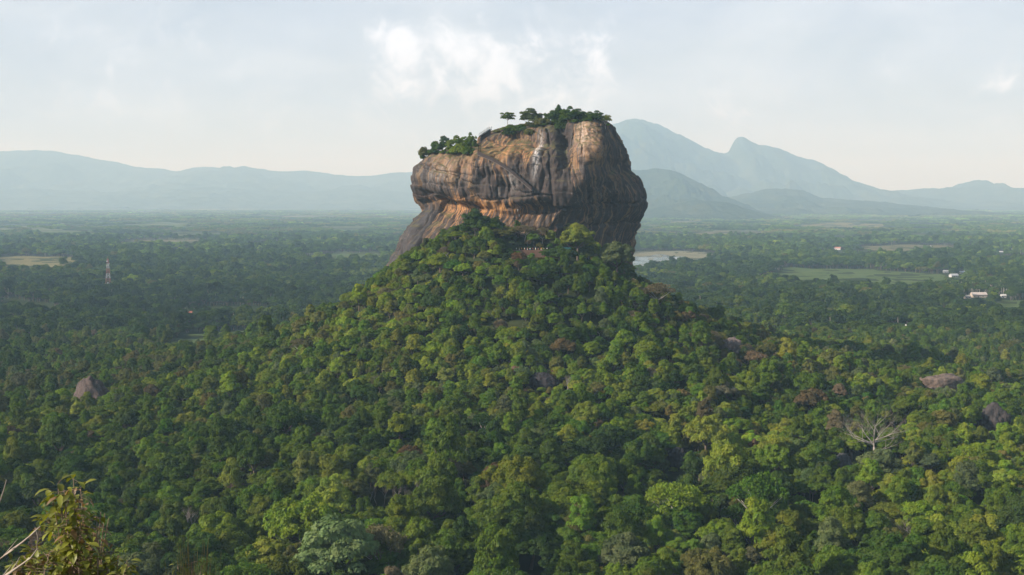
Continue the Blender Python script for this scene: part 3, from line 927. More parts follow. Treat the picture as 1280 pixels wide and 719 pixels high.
def forest(name, pts, pid, rot, scl, tint, coll, label, cat='forest'):
    """one mass of trees: points carrying kind, turn, size and leaf colour, with a tree set on each"""
    me = bpy.data.meshes.new(name)
    n = len(pts)
    me.vertices.add(n)
    me.vertices.foreach_set('co', np.asarray(pts, np.float32).ravel())
    for nm, ty, arr in (('pid', 'INT', pid), ('rot', 'FLOAT_VECTOR', rot), ('scl', 'FLOAT_VECTOR', scl), ('tint', 'FLOAT_VECTOR', tint)):
        a = me.attributes.new(nm, ty, 'POINT')
        a.data.foreach_set('vector' if ty == 'FLOAT_VECTOR' else 'value', np.asarray(arr, np.int32 if ty == 'INT' else np.float32).ravel())
    ob = bpy.data.objects.new(name, me)
    COL.objects.link(ob)
    ng = bpy.data.node_groups.new(name, 'GeometryNodeTree')
    ng.interface.new_socket('Geometry', in_out='INPUT', socket_type='NodeSocketGeometry')
    ng.interface.new_socket('Geometry', in_out='OUTPUT', socket_type='NodeSocketGeometry')
    t = NT(ng)
    gi, go = t.n('NodeGroupInput'), t.n('NodeGroupOutput')
    ci = t.n('GeometryNodeCollectionInfo')
    ci.inputs['Collection'].default_value = coll
    ci.inputs['Separate Children'].default_value = True
    ci.inputs['Reset Children'].default_value = True
    def na(nm, ty):
        nd = t.n('GeometryNodeInputNamedAttribute', data_type=ty)
        nd.inputs['Name'].default_value = nm
        return [s for s in nd.outputs if s.enabled][0]
    ip = t.n('GeometryNodeInstanceOnPoints')
    t.t.links.new(gi.outputs[0], ip.inputs['Points'])
    t.t.links.new(ci.outputs[0], ip.inputs['Instance'])
    ip.inputs['Pick Instance'].default_value = True
    t.t.links.new(na('pid', 'INT'), ip.inputs['Instance Index'])
    er = t.n('FunctionNodeEulerToRotation')
    t.t.links.new(na('rot', 'FLOAT_VECTOR'), er.inputs[0])
    t.t.links.new(er.outputs[0], ip.inputs['Rotation'])
    t.t.links.new(na('scl', 'FLOAT_VECTOR'), ip.inputs['Scale'])
    t.t.links.new(ip.outputs[0], go.inputs[0])
    md = ob.modifiers.new('trees', 'NODES')
    md.node_group = ng
    return tag(ob, label, cat, kind='stuff')

# ------------------------------------------------------------------ leaf colours
TINTS = {'deep green': (.046, .084, .010), 'dark green': (.032, .060, .012), 'mid green': (.074, .120, .012), 'fresh green': (.118, .165, .014),
         'yellow-green': (.150, .178, .022), 'olive': (.105, .108, .026), 'grey-green': (.082, .105, .040), 'tan': (.135, .112, .062), 'rusty brown': (.095, .066, .030)}
TN = list(TINTS)
TV = np.array([TINTS[k] for k in TN]) * 1.22
def blobs(x, y, lst):
    o = np.zeros_like(x)
    for cx, cy_, r_, a in lst:
        o = np.maximum(o, a * np.exp(-(((x - cx) ** 2 + (y - cy_) ** 2) / (r_ * r_))))
    return o
def ground_hit(px, py, h=0.0):
    """where the view ray through (px, py) meets the ground raised by h"""
    dx, dy, dz = ray(px, py)
    Ys = np.concatenate([np.arange(250, 1500, 1.0), np.arange(1500, 9000, 6.0)])
    t = Ys / dy
    hit = (CAM_Z + dz * t) <= terrain(dx * t, Ys) + h
    k = int(np.argmax(hit)) if hit.any() else len(Ys) - 1
    return float(dx * t[k]), float(Ys[k])
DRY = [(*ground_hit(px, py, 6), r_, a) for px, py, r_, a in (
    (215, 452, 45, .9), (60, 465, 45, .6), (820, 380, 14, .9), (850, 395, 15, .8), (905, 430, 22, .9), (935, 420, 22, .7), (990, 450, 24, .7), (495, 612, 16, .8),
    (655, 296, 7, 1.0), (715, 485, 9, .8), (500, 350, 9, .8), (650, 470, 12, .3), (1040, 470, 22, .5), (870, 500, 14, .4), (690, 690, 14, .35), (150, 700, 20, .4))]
LIGHT = [(*ground_hit(px, py, 6), r_, a) for px, py, r_, a in (  # lighter leaf patches; those on the left flank paint in its sunlight
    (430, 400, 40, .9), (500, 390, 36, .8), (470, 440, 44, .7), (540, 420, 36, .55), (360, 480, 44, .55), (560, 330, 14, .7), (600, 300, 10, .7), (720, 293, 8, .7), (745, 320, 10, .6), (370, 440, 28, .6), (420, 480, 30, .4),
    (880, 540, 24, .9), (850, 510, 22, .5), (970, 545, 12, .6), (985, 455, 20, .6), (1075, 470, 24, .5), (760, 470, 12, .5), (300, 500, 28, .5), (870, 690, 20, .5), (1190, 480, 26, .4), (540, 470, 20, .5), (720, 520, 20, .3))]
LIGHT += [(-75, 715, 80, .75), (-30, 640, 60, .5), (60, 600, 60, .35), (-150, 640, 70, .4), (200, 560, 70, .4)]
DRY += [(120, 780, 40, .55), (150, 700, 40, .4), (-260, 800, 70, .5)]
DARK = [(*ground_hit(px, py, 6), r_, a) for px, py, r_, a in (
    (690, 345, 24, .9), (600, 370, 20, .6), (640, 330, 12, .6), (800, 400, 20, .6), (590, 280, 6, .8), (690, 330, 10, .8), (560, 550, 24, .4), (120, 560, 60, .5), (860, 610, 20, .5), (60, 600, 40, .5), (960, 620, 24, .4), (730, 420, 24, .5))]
def species(x, y, g):
    """tint index, kind and size for every tree of the hillside"""
    n = len(x)
    nz = 1.15 * fbm(x / 38, y / 38, octs=3, seed=301) + .55 * g.normal(size=n)
    idx = np.digitize(nz, [-1.2, -.5, .15, .75, 1.35])            # dark ... light
    order = np.array([1, 0, 2, 2, 3, 4])
    t = order[idx]
    t = np.where((g.uniform(size=n) < .07), 6, t)
    t = np.where((g.uniform(size=n) < .05), 5, t)
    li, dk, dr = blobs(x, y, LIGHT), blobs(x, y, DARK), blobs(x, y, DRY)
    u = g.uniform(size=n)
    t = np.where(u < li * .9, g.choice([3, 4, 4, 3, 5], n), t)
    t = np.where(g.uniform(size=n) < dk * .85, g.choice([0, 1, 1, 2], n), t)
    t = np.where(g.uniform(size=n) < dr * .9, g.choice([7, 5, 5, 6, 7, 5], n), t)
    t = np.where(g.uniform(size=n) < .006, 8, t)
    t = np.where(g.uniform(size=n) < .008, 7, t)
    k = g.choice(6, n, p=[.50, .26, .13, .015, .025, .07])
    k = np.where((t == 7) & (g.uniform(size=n) < .7), 4, k)
    k = np.where(np.isin(t, (0, 1)) & (k == 3), 0, k)
    size = np.clip(g.lognormal(.0, .24, n), .55, 1.6) * np.where(g.uniform(size=n) < .06, 1.4, 1)
    return t, k, size
def pick_pid(k, g):
    lens = np.array([len(KIND_IDX[q]) for q in KINDS])
    first = np.array([KIND_IDX[q][0] for q in KINDS])
    return first[k] + (g.uniform(size=len(k)) * lens[k]).astype(int), lens
def jgrid(x0, x1, y0, y1, s, g, jit=.42, ang=.3):
    L = max(x1 - x0, y1 - y0)
    a = np.arange(-L, L, s)
    gx, gy = np.meshgrid(a, a)
    gx[::2] += s / 2
    gx = gx + g.uniform(-jit, jit, gx.shape) * s
    gy = gy + g.uniform(-jit, jit, gy.shape) * s
    c, s_ = math.cos(ang), math.sin(ang)
    X, Y = (gx * c - gy * s_).ravel() + (x0 + x1) / 2, (gx * s_ + gy * c).ravel() + (y0 + y1) / 2
    m = (X > x0) & (X < x1) & (Y > y0) & (Y < y1)
    return X[m], Y[m]
def in_poly(x, y, P):
    ins = np.zeros(len(x), bool)
    j = len(P) - 1
    for i in range(len(P)):
        xi, yi, xj, yj = P[i, 0], P[i, 1], P[j, 0], P[j, 1]
        c = ((yi > y) != (yj > y)) & (x < (xj - xi) * (y - yi) / (yj - yi + 1e-12) + xi)
        ins ^= c
        j = i
    return ins
def wedge(x, y, margin):
    return np.abs(x) < y * (640 / F_PX) * 1.06 + margin

# ------------------------------------------------------------------ things that need a clearing (places)
CLEAR = []           # x, y, radius
SIGHT = []           # x, y, half width, length towards the camera: nothing tall may grow here
BOULDERS = []
def boulder_spot(px, py, Y=None, h=0):
    if Y is None:
        x, y = ground_hit(px, py, h)
    else:
        x, y, _ = at(px, py, Y)
    return x, y
HOUSES = []
# rocks standing out of the forest: px, base py, top py, width px, label, shape, colours
ROCKS = [
    (117, 518, 471, 46, 'brown domed boulder standing out of the forest on the left', 'dome', (.055, .037, .031), (.105, .073, .060)),
    (679, 490, 468, 38, 'dark rounded rock in the forest halfway down the hill', 'dome', (.012, .010, .012), (.032, .025, .027)),  # stone colour darkened to stand for its shadowed cave
    (1177, 508, 476, 38, 'pale flat-topped slab rock with a shaded face, right side of forest', 'slab', (.10, .075, .06), (.21, .15, .115)),
    (1241, 544, 505, 40, 'grey-brown cracked boulder near the right edge, below the flat slab rock', 'rough', (.028, .023, .023), (.07, .056, .052)),
    (846, 588, 562, 26, 'small dark bluish rock half hidden by trees right of centre', 'rough', (.012, .013, .016), (.03, .03, .034)),  # bluish dark colour paints in the shade around this rock
    (914, 446, 424, 26, 'pale rocks among dry shrubs on the right shoulder of the hill', 'rough', (.13, .10, .09), (.22, .17, .15)),
    (1053, 590, 569, 22, 'little grey stone beside the foot of the big leafless tree', 'rough', (.05, .05, .05), (.09, .09, .09)),
]
ROCK_AT = []
for px, pb, pt, wp_, lab, shp, c1, c2 in ROCKS:
    x, y = ground_hit(px, pb - 4)
    ROCK_AT.append((x, y))
    wm = wp_ * y / F_PX
    CLEAR.append((x, y, wm * .5))
    SIGHT.append((x, y, wm * .6, 34))
BARE = [  # px, base py, height px, spread px, label, style
    (1092, 590, 80, 106, 'big leafless tree with pale spreading limbs on the right of the forest', 'wide'),
    (237, 684, 52, 34, 'slim white leafless tree standing in the dark forest, lower left', 'slim'),
    (1133, 708, 66, 24, 'tall twin-stemmed pale dead tree near the bottom right', 'slim'),
    (1122, 704, 50, 18, 'shorter pale dead tree beside the twin-stemmed one, bottom right', 'slim'),
    (709, 494, 26, 10, 'short pale dead stem beside the dark rock halfway down the hill', 'slim'),
    (1203, 502, 22, 8, 'thin pale dead stem right beside the flat slab rock', 'slim'),
]
_gr = random.Random(4)
GROVE_SAY = ['leftmost', 'second', 'third', 'fourth', 'fifth', 'sixth', 'seventh', 'eighth', 'rightmost']
for k in range(9):
    BARE.append((452 + k * 9.5 + _gr.uniform(-2, 2), 634 + _gr.uniform(-3, 3), 30 + _gr.uniform(-5, 6), 13, f'{GROVE_SAY[k]} leaning bare stem in the dry twiggy clump, lower left of centre', 'grove'))
BARE_AT = []
for px, pb, hp_, sp, lab, st in BARE:
    x, y = ground_hit(px, pb)
    BARE_AT.append((x, y))
    r_ = sp * y / F_PX * (.42 if st == 'wide' else .3)
    CLEAR.append((x, y, max(2.5, r_)))
    SIGHT.append((x, y, max(2.2, r_), 26 if st != 'slim' else 20))
# trees that stand out one by one: px, base py, top py, width px, kind, colour, label, Y (None: on the ground there)
NAMED = [
    (722, 318, 281, 42, 'round', 'yellow-green', 'rounded yellow-green tree at the cliff foot, right of the people', 758),
    (656, 311, 281, 27, 'airy', 'tan', 'thin brownish dry tree at the cliff foot, behind the people', 772),
    (594, 300, 260, 34, 'thicket', 'dark green', 'dark green tree topping the forest under the ochre overhang', 764),
    (700, 352, 310, 46, 'broad', 'dark green', 'broad dark green tree below the terrace and the teal shelter', 742),
    (771, 342, 302, 40, 'round', 'grey-green', 'grey-green rounded tree under the shaded cliff, right of the dark tree', 756),
    (625, 318, 284, 32, 'thicket', 'olive', 'olive rounded tree at the cliff foot, left of the people', 764),
    (570, 335, 296, 28, 'tall', 'fresh green', 'bright green tall tree beside the lower leaning slab of rock', 770),
    (678, 312, 284, 22, 'airy', 'tan', 'second thin brownish tree at the cliff foot, right above the people', 772),
    (637, 312, 283, 22, 'airy', 'olive', 'thin olive tree at the cliff foot, left above the people', 772),
    (822, 388, 354, 44, 'airy', 'tan', 'pale brown dry tree on the right shoulder of the hill', None),
    (882, 582, 520, 54, 'broad', 'yellow-green', 'broad sunlit yellow-green tree right of the small dark rock', None),
    (968, 598, 545, 40, 'layered', 'yellow-green', 'flat-topped yellow-green tree with pale bent trunk, left of leafless tree', None),
    (1098, 612, 562, 50, 'round', 'grey-green', 'pale grey-green tree in front of the big leafless tree', None),
]
NAMED_AT = []
for px, pb, pt, wp_, kd, tn, lab, Yf in NAMED:
    if Yf is None:
        x, y = ground_hit(px, pb)
    else:
        x, y = at(px, pb, Yf)[0], Yf
    NAMED_AT.append((x, y))
    CLEAR.append((x, y, wp_ * y / F_PX * .36))
    SIGHT.append((x, y, wp_ * y / F_PX * .36, 12))
# the terrace under the cliff
TX, TY, TZ = at(664, 313, 757)
CLEAR += [(TX + d, TY - 1.5, 6) for d in (-9, -4, 0, 4, 9)]
SIGHT.append((TX, TY - 1, 13, 24))
SX, SY, SZ = at(709, 312, 757)
CLEAR.append((SX, SY, 3.5))
SIGHT.append((SX, SY, 4, 14))
# far houses: px, py, width px, wall colour, roof colour, label
HOUSE_LIST = [
    (1047, 311.5, 7, (.75, .72, .70), (.45, .20, .15), 'white house with a red roof far out on the plain, right of the lake'),
    (1146, 311.5, 4, (.8, .8, .78), (.75, .76, .76), 'tiny white hut just left of a wider white house, far right plain'),
    (1160, 309.5, 8, (.8, .8, .78), (.72, .73, .74), 'long white-roofed house at the far edge of the right plain'),
    (1251, 315, 5, (.8, .8, .8), (.74, .75, .76), 'small white house near the right edge, above the palm grove'),
    (1264, 312, 4, (.8, .8, .8), (.6, .6, .6), 'grey-roofed hut farthest right on the plain'),
    (1182, 340.5, 6, (.45, .45, .45), (.46, .48, .5), 'white house on the left of the bright cluster by the green field'),
    (1192, 346, 10, (.45, .45, .45), (.46, .48, .5), 'long low white building in front of the bright cluster by the green field'),
    (1203, 340.5, 6, (.7, .72, .74), (.7, .74, .78), 'tall grey-white house on the right of the bright cluster by the field'),
    (1223, 371, 19, (.5, .42, .34), (.52, .46, .42), 'big farmhouse with a weathered pale roof beside the palm grove'),
    (1209, 373, 8, (.55, .48, .4), (.40, .35, .3), 'small brown outbuilding left of the big farmhouse'),
    (1133, 412, 7, (.6, .55, .5), (.74, .74, .72), 'lone white-roofed hut among trees right of the hill'),
    (320, 418, 7, (.4, .4, .4), (.46, .48, .5), 'white-roofed hut in the woods left of the hill, above a green field'),
    (237, 393, 6, (.5, .4, .35), (.45, .16, .12), 'red-roofed house among trees between tower and hill'),
    (219, 315.5, 7, (.7, .7, .7), (.7, .72, .75), 'white building far off in the left plain, below the long field'),
    (1254, 372, 6, (.6, .58, .55), (.6, .6, .58), 'little grey house at the right edge beside the last green field'),
]
HOUSE_AT = []
for px, py, wp_, cw, cr_, lab in HOUSE_LIST:
    x, y = plain_at(px, py + 1)
    HOUSE_AT.append((x, y))
    w_m = wp_ * y / F_PX
    HOUSES.append((x, y, w_m * .6 + 4, 90 + y * .05))
TWX, TWY = plain_at(135.5, 366)

# ------------------------------------------------------------------ hillside forest
g = np.random.default_rng(5)
hx, hy = jgrid(-460, 460, 330, 1230, 4.3, g, .5)
hfine = .60 + .42 * (1 - sstep(400, 600, hy))
ok = wedge(hx, hy, 45) & ~rock_inside(hx, hy, terrain(hx, hy) + 3)
ok &= ~((np.hypot(hx, hy) < 345)) & (g.uniform(size=len(hx)) < (.66 / hfine) ** 2)
gap = fbm(hx / 11, hy / 11, octs=2, seed=77)
ok &= gap > -.74
for cx, cy_, r_ in CLEAR:
    ok &= np.hypot(hx - cx, hy - cy_) > r_
for P in FIELDS:
    if P[:, 1].min() < 1500:
        ok &= ~in_poly(hx, hy, P) & ~in_poly(hx * 1.05, hy * 1.05, P) & ~in_poly(hx * 1.1, hy * 1.1, P) & ~in_poly(hx * 1.15, hy * 1.15, P)
hx, hy, hfine = hx[ok], hy[ok], hfine[ok]
ht, hk, hs = species(hx, hy, g)
hz_ = terrain(hx, hy)
# steep ground by the cliff carries smaller trees; trees in a line of sight to a rock or terrace stay low
slope = np.hypot(terrain(hx + 3, hy) - terrain(hx - 3, hy), terrain(hx, hy + 3) - terrain(hx, hy - 3)) / 6
hs = hs * hfine * np.where(hz_ > 62, .92, 1.0)
for cx, cy_, hw, ln in SIGHT:
    m = (np.abs(hx - cx * hy / cy_) < hw) & (hy < cy_ + 2) & (hy > cy_ - ln)
    hk = np.where(m, 5, hk)
    hs = np.where(m, np.minimum(hs, .62), hs)
hp, lens = pick_pid(hk, g)
hrot = np.stack([g.normal(0, .05, len(hx)), g.normal(0, .05, len(hx)), g.uniform(0, 2 * math.pi, len(hx))], -1)
hscl = np.stack([hs * g.uniform(.9, 1.12, len(hx)), hs * g.uniform(.9, 1.12, len(hx)), hs * g.uniform(.8, 1.35, len(hx))], -1)
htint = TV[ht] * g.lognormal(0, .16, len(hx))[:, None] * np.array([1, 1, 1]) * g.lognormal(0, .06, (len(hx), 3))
htint = htint * (1 + .28 * blobs(hx, hy, LIGHT))[:, None]  # leaf colour brightened there as sunlight on the slope
# the nearest trees in the frame become individuals
spx, spy = project(hx, hy, hz_ + 6 * hs)
inside = (spx > 6) & (spx < 1274) & (spy < 712)
size_px = hs * F_PX / hy
rank = np.argsort(np.where(inside, hy + .15 * np.abs(hx) - 40 * hs, 1e9))
N_IND = 272
ind = rank[:N_IND]
mass = np.ones(len(hx), bool)
mass[ind] = False
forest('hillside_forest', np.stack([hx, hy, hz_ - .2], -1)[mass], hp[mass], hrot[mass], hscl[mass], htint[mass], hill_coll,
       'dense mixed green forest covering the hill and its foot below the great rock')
KIND_NAME = {'round': 'broadleaf_tree', 'tall': 'tall_tree', 'broad': 'spreading_tree', 'layered': 'flat_topped_tree', 'airy': 'thin_leaved_tree', 'bushy': 'bush', 'thicket': 'broadleaf_tree'}
KIND_SAY = {'round': 'round-crowned tree', 'tall': 'tall domed tree', 'broad': 'broad spreading tree', 'layered': 'flat-topped tree', 'airy': 'thin-leaved tree', 'bushy': 'low bush'}
def make_tree(kind, which, loc, rot, scl, tint, label, cat='tree', group=None):
    cme, tme, _ = PROTO[kind][which]
    root = empty(KIND_NAME[kind], loc)
    root.rotation_euler = rot
    root.scale = scl
    tag(root, label, cat, group)
    c = bpy.data.objects.new('crown', cme)
    t_ = bpy.data.objects.new('trunk', tme)
    for o in (c, t_):
        COL.objects.link(o)
        o.parent = root
    c['tint'] = [float(q) for q in tint]
    return root
def make_labels():
    """what a viewer would say of each near tree: colour, shape, place; look-alikes in one place are told apart by their order"""
    info = []
    cols = ['by the left edge', 'far left', 'left of centre', 'at the centre', 'right of centre', 'far right', 'by the right edge']
    for i in ind:
        c = int(np.clip(spx[i] / 1280 * 7, 0, 6))
        r_ = 'along the bottom edge' if spy[i] > 693 else 'just above bottom edge' if spy[i] > 668 else 'near the bottom' if spy[i] > 640 else 'above the bottom rows'
        info.append((i, f'{TN[ht[i]]} {KIND_SAY[KINDS[hk[i]]]} {r_}, {cols[c]}'))
    groups = {}
    for i, s in info:
        groups.setdefault(s, []).append(i)
    words = ['one', 'two', 'three', 'four', 'five', 'six', 'seven', 'eight', 'nine', 'ten', 'eleven', 'twelve', 'thirteen', 'fourteen', 'fifteen', 'sixteen', 'seventeen', 'eighteen', 'nineteen', 'twenty']
    ords = ['first', 'second', 'third', 'fourth', 'fifth', 'sixth', 'seventh', 'eighth', 'ninth', 'tenth', 'eleventh', 'twelfth', 'thirteenth', 'fourteenth', 'fifteenth', 'sixteenth', 'seventeenth', 'eighteenth', 'nineteenth', 'twentieth']
    lab = {}
    for s, mem in groups.items():
        mem = sorted(mem, key=lambda i: spx[i])
        if len(mem) == 1:
            lab[mem[0]] = s
        elif len(mem) == 2:
            lab[mem[0]], lab[mem[1]] = s + ', left of two', s + ', right of two'
        else:
            for q, i in enumerate(mem):
                lab[i] = s + (', leftmost of ' + words[min(len(mem), 20) - 1] if q == 0 else ', rightmost of ' + words[min(len(mem), 20) - 1] if q == len(mem) - 1 else f', {ords[q]} from left')
    return lab
LAB = make_labels()
for i in ind:
    k = KINDS[hk[i]]
    make_tree(k, int(hp[i] - KIND_IDX[k][0]), (float(hx[i]), float(hy[i]), float(hz_[i]) - .2), tuple(hrot[i]), tuple(hscl[i]), htint[i], LAB[i],
              'bush' if k == 'bushy' else 'tree', 'nearest trees of the forest')

# ------------------------------------------------------------------ forest of the plain
g = np.random.default_rng(6)
def plain_points(y0, y1, s, margin, seed, keep):
    x0 = y1 * .42 + margin
    X, Y = jgrid(-x0, x0, y0, y1, s, g, .48, .17)
    m = wedge(X, Y, margin)
    X, Y = X[m], Y[m]
    m = keep(X, Y)
    for P in FIELDS:
        m &= ~in_poly(X, Y, P) & ~in_poly(X * 1.045, Y * 1.045, P)
        if P[:, 1].min() < 1500:
            m &= ~in_poly(X * 1.09, Y * 1.09, P)
    for hx_, hy_, hw, ln in HOUSES:
        m &= ~((np.abs(X - hx_ * Y / hy_) < hw) & (Y < hy_ + hw) & (Y > hy_ - ln))
    return X[m], Y[m]
def open_land(X, Y, thr):
    """patchwork of clearings, drawn out across the view"""
    return fbm(X / 420, Y / 260, octs=3, seed=401) + .35 * fbm(X / 90, Y / 70, octs=2, seed=402) < thr
near_k = lambda X, Y: (np.hypot(X / 1.0, Y - 800) > 330) & open_land(X, Y, .78 + 0 * X) & ~((np.abs(X) < 460) & (Y < 1230) & (Y > 330))
px_, py_ = plain_points(900, 2300, 9.6, 240, 1, near_k)
px2, py2 = plain_points(2300, 4300, 13.0, 380, 2, lambda X, Y: open_land(X, Y, .62))
X, Y = np.concatenate([px_, px2]), np.concatenate([py_, py2])
n = len(X)
nz = fbm(X / 120, Y / 120, octs=3, seed=411) + .5 * g.normal(size=n)
tt = np.array([1, 0, 2, 3, 5])[np.digitize(nz, [-.4, .45, 1.1, 1.5])]
tint = TV[tt] * g.lognormal(0, .2, n)[:, None]
pid = g.integers(0, 6, n)
palms = np.exp(-(((X - plain_at(1255, 365)[0]) / 130) ** 2 + ((Y - plain_at(1255, 365)[1]) / 160) ** 2))
pid = np.where(g.uniform(size=n) < .04 + .9 * palms, 6, pid)
sc_ = np.clip(g.lognormal(0, .25, n), .55, 1.7) * np.where(Y > 2300, 1.25, 1.05)
sc_ = np.where(pid == 6, np.clip(sc_, .9, 1.25), sc_)
tint = tint * (.70 + .60 * sstep(1500, 3600, Y))[:, None]  # cloud shade painted into the near trees, distance paleness into the far ones
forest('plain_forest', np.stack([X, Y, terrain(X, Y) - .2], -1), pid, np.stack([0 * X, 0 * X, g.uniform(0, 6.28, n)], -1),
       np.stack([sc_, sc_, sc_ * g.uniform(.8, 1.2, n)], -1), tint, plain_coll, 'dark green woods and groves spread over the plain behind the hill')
n_plain = n
X, Y = plain_points(4300, 13500, 56, 900, 3, lambda X, Y: open_land(X, Y, .16 - .06 * (Y > 7000)) & (fbm(X / 900, Y / 240, octs=3, seed=433) < .38))
n = len(X)
nz = fbm(X / 500, Y / 300, octs=3, seed=421) + .5 * g.normal(size=n)
tt = np.array([1, 0, 2, 5, 6])[np.digitize(nz, [-.7, -.1, .5, 1.0])]
sc_ = np.clip(g.lognormal(0, .2, n), .6, 1.5)
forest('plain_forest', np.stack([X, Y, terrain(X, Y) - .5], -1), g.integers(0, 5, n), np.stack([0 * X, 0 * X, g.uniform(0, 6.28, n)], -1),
       np.stack([sc_ * 1.15, sc_ * 1.15, sc_ * .95], -1), (1.3 + .5 * sstep(5000, 9000, Y))[:, None] * TV[tt] * g.lognormal(0, .2, n)[:, None], grove_coll,  # grove tint raised with distance in place of thicker mist
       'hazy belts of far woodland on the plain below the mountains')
print('trees', len(hx), n_plain, n)
# ------------------------------------------------------------------ boulders
def boulder(name, loc, wx, wy, h, mat, shape, seed):
    bm = bmesh.new()
    bmesh.ops.create_icosphere(bm, subdivisions=5, radius=1.0)
    co = np.array([v.co[:] for v in bm.verts])
    n = co.copy()
    x, y, z = co.T
    if shape == 'dome':
        k = 1 - .10 * sstep(.2, 1, z)
        x, y = x * k, y * k
        x = x - .12 * sstep(0, 1, z)
    elif shape == 'slab':
        z = np.minimum(z, .55 + .12 * x)
        k = 1 + .22 * sstep(.0, .5, z) - .12 * sstep(.1, -.6, z)
        x, y = x * k, y * k
    P = np.stack([x, y, z], -1)
    d = (.06 if shape == 'dome' else .16) * fbm(n[:, 0] * 1.3, n[:, 1] * 1.3, n[:, 2] * 1.3, octs=3, seed=seed) + .07 * fbm(n[:, 0] * 4, n[:, 1] * 4, n[:, 2] * 4, octs=4, seed=seed + 3)
    if shape != 'dome':
        d = d + .14 * (np.minimum(np.abs(fbm(n[:, 0] * 1.8, n[:, 1] * 1.8, n[:, 2] * 1.8, octs=2, seed=seed + 6)), .4) - .2) * 2
    P = P + n * d[:, None] * (1 if shape != 'slab' else .8)
    P = P * np.array([wx / 2, wy / 2, h / 1.55])
    P[:, 2] += h - P[:, 2].max()
    for v, p in zip(bm.verts, P):
        v.co = p
        
    me = bpy.data.meshes.new(name)
    for f in bm.faces:
        f.smooth = True
    bm.to_mesh(me)
    bm.free()
    me.materials.append(mat)
    o = bpy.data.objects.new(name, me)
    o.location = loc
    COL.objects.link(o)
    return o
for q, ((px, pb, pt, wp_, lab, shp, c1, c2), (x, y)) in enumerate(zip(ROCKS, ROCK_AT)):
    wm, hm = wp_ * y / F_PX, (pb - pt) * y / F_PX
    o = boulder('boulder', (x, y, float(terrain(x, y)) - .5 + (.16 * hm if shp == 'slab' else -.04 * hm)), wm * (1.25 if shp == 'slab' else 1.05), wm * .9, hm + .5, boulder_material('boulder_stone', c1, c2), shp, 500 + 3 * q)
    tag(o, lab, 'rock')
# bedrock ledge the viewpoint stands on is part of the ground

# ------------------------------------------------------------------ bare trees
def bare_tree(px, h, spread, style, seed, loc, label, group=None):
    g = random.Random(seed)
    trunk, br, tw = MB(), MB(), MB()
    def grow(p, d, L, r_, depth):
        n = 4
        pts, rr = [p], [r_]
        q, dd = p.copy(), d.copy()
        for i in range(n):
            dd = (dd + Vector((g.uniform(-1, 1), g.uniform(-1, 1), g.uniform(-.6, .8))) * .16).normalized()
            q = q + dd * L / n
            pts.append(q.copy())
            rr.append(r_ * (1 - .55 * (i + 1) / n))
        (br if depth > 1 else tw if depth == 0 else br).tube([tuple(a) for a in pts], rr, 5 if depth > 1 else 3, cap=False)
        if depth > 0:
            for k in range(g.choice((3, 3, 4)) if depth > 1 else 7):
                i = g.choice((2, 3, 4)) if k else 4
                ax = Vector((g.uniform(-1, 1), g.uniform(-1, 1), g.uniform(-.25, .65) if style == 'wide' else g.uniform(0, .9))).normalized()
                nd = (dd * .75 + ax * .75).normalized()
                grow(pts[i], nd, L * g.uniform(.55, .78), rr[i] * .72, depth - 1)
    if style == 'wide':
        tr = max(.4, spread * .015)
        fork = Vector((0, 0, h * .40))
        trunk.tube([(0, 0, -1), (0, 0, .5), (.2, .1, h * .16), tuple(fork)], [tr * 1.5, tr * 1.15, tr, tr * .85], 9)
        for k in range(10):
            a = 2 * math.pi * k / 10 + g.uniform(-.25, .25)
            el = (.05, .55, .2, .9, .12, .4, .02, .7, .25, .5)[k] + g.uniform(-.06, .06)
            d = Vector((math.cos(a) * math.cos(el), math.sin(a) * math.cos(el), math.sin(el)))
            grow(fork + Vector((0, 0, g.uniform(-.05, .12) * h)), d, spread * .255 * (1.1 - .35 * el), tr * .42, 3)
        grow(fork, Vector((.05, 0, 1)), h * .34, tr * .6, 3)
    else:
        tr = .20 if style == 'slim' else .15
        for k in range(2 if style == 'slim' else 1):
            lean = Vector((g.uniform(-.16, .16) if style == 'slim' else g.uniform(.05, .5) * (1 if g.random() < .8 else -1), g.uniform(-.1, .1), 1)).normalized()
            fork = lean * h * g.uniform(.42, .55)
            o_ = Vector((k * .5, k * .2, 0))
            trunk.tube([tuple(o_ + Vector((0, 0, -1))), tuple(o_ + fork * .5 + Vector((.1, 0, 0))), tuple(o_ + fork)], [tr * 1.3, tr, tr * .8], 7)
            for m in range(3):
                d = (lean + Vector((g.uniform(-.55, .55), g.uniform(-.5, .5), .2))).normalized()
                grow(o_ + fork, d, h * .26, tr * .6, 2 if style == 'slim' else 2)
    root = empty('bare_tree', loc)
    tag(root, label, 'tree', group)
    trunk.build('trunk', M_SNAG, root, True)
    br.build('branches', M_SNAG, root, True)
    if tw.v:
        tw.build('twigs', M_TWIG, root)
    return root
M_SNAG = plain_mat('weathered_wood', (.30, .27, .23), .85, .25, 1.5)
M_TWIG = plain_mat('twig_wood', (.23, .19, .155), .9, .2, 1.5)
for q, ((px, pb, hp_, sp, lab, st), (x, y)) in enumerate(zip(BARE, BARE_AT)):
    bare_tree(px, hp_ * y / F_PX, sp * y / F_PX, st, 900 + q, (x, y, float(terrain(x, y)) - .3), lab, 'bare stems of the dry clump' if st == 'grove' else None)

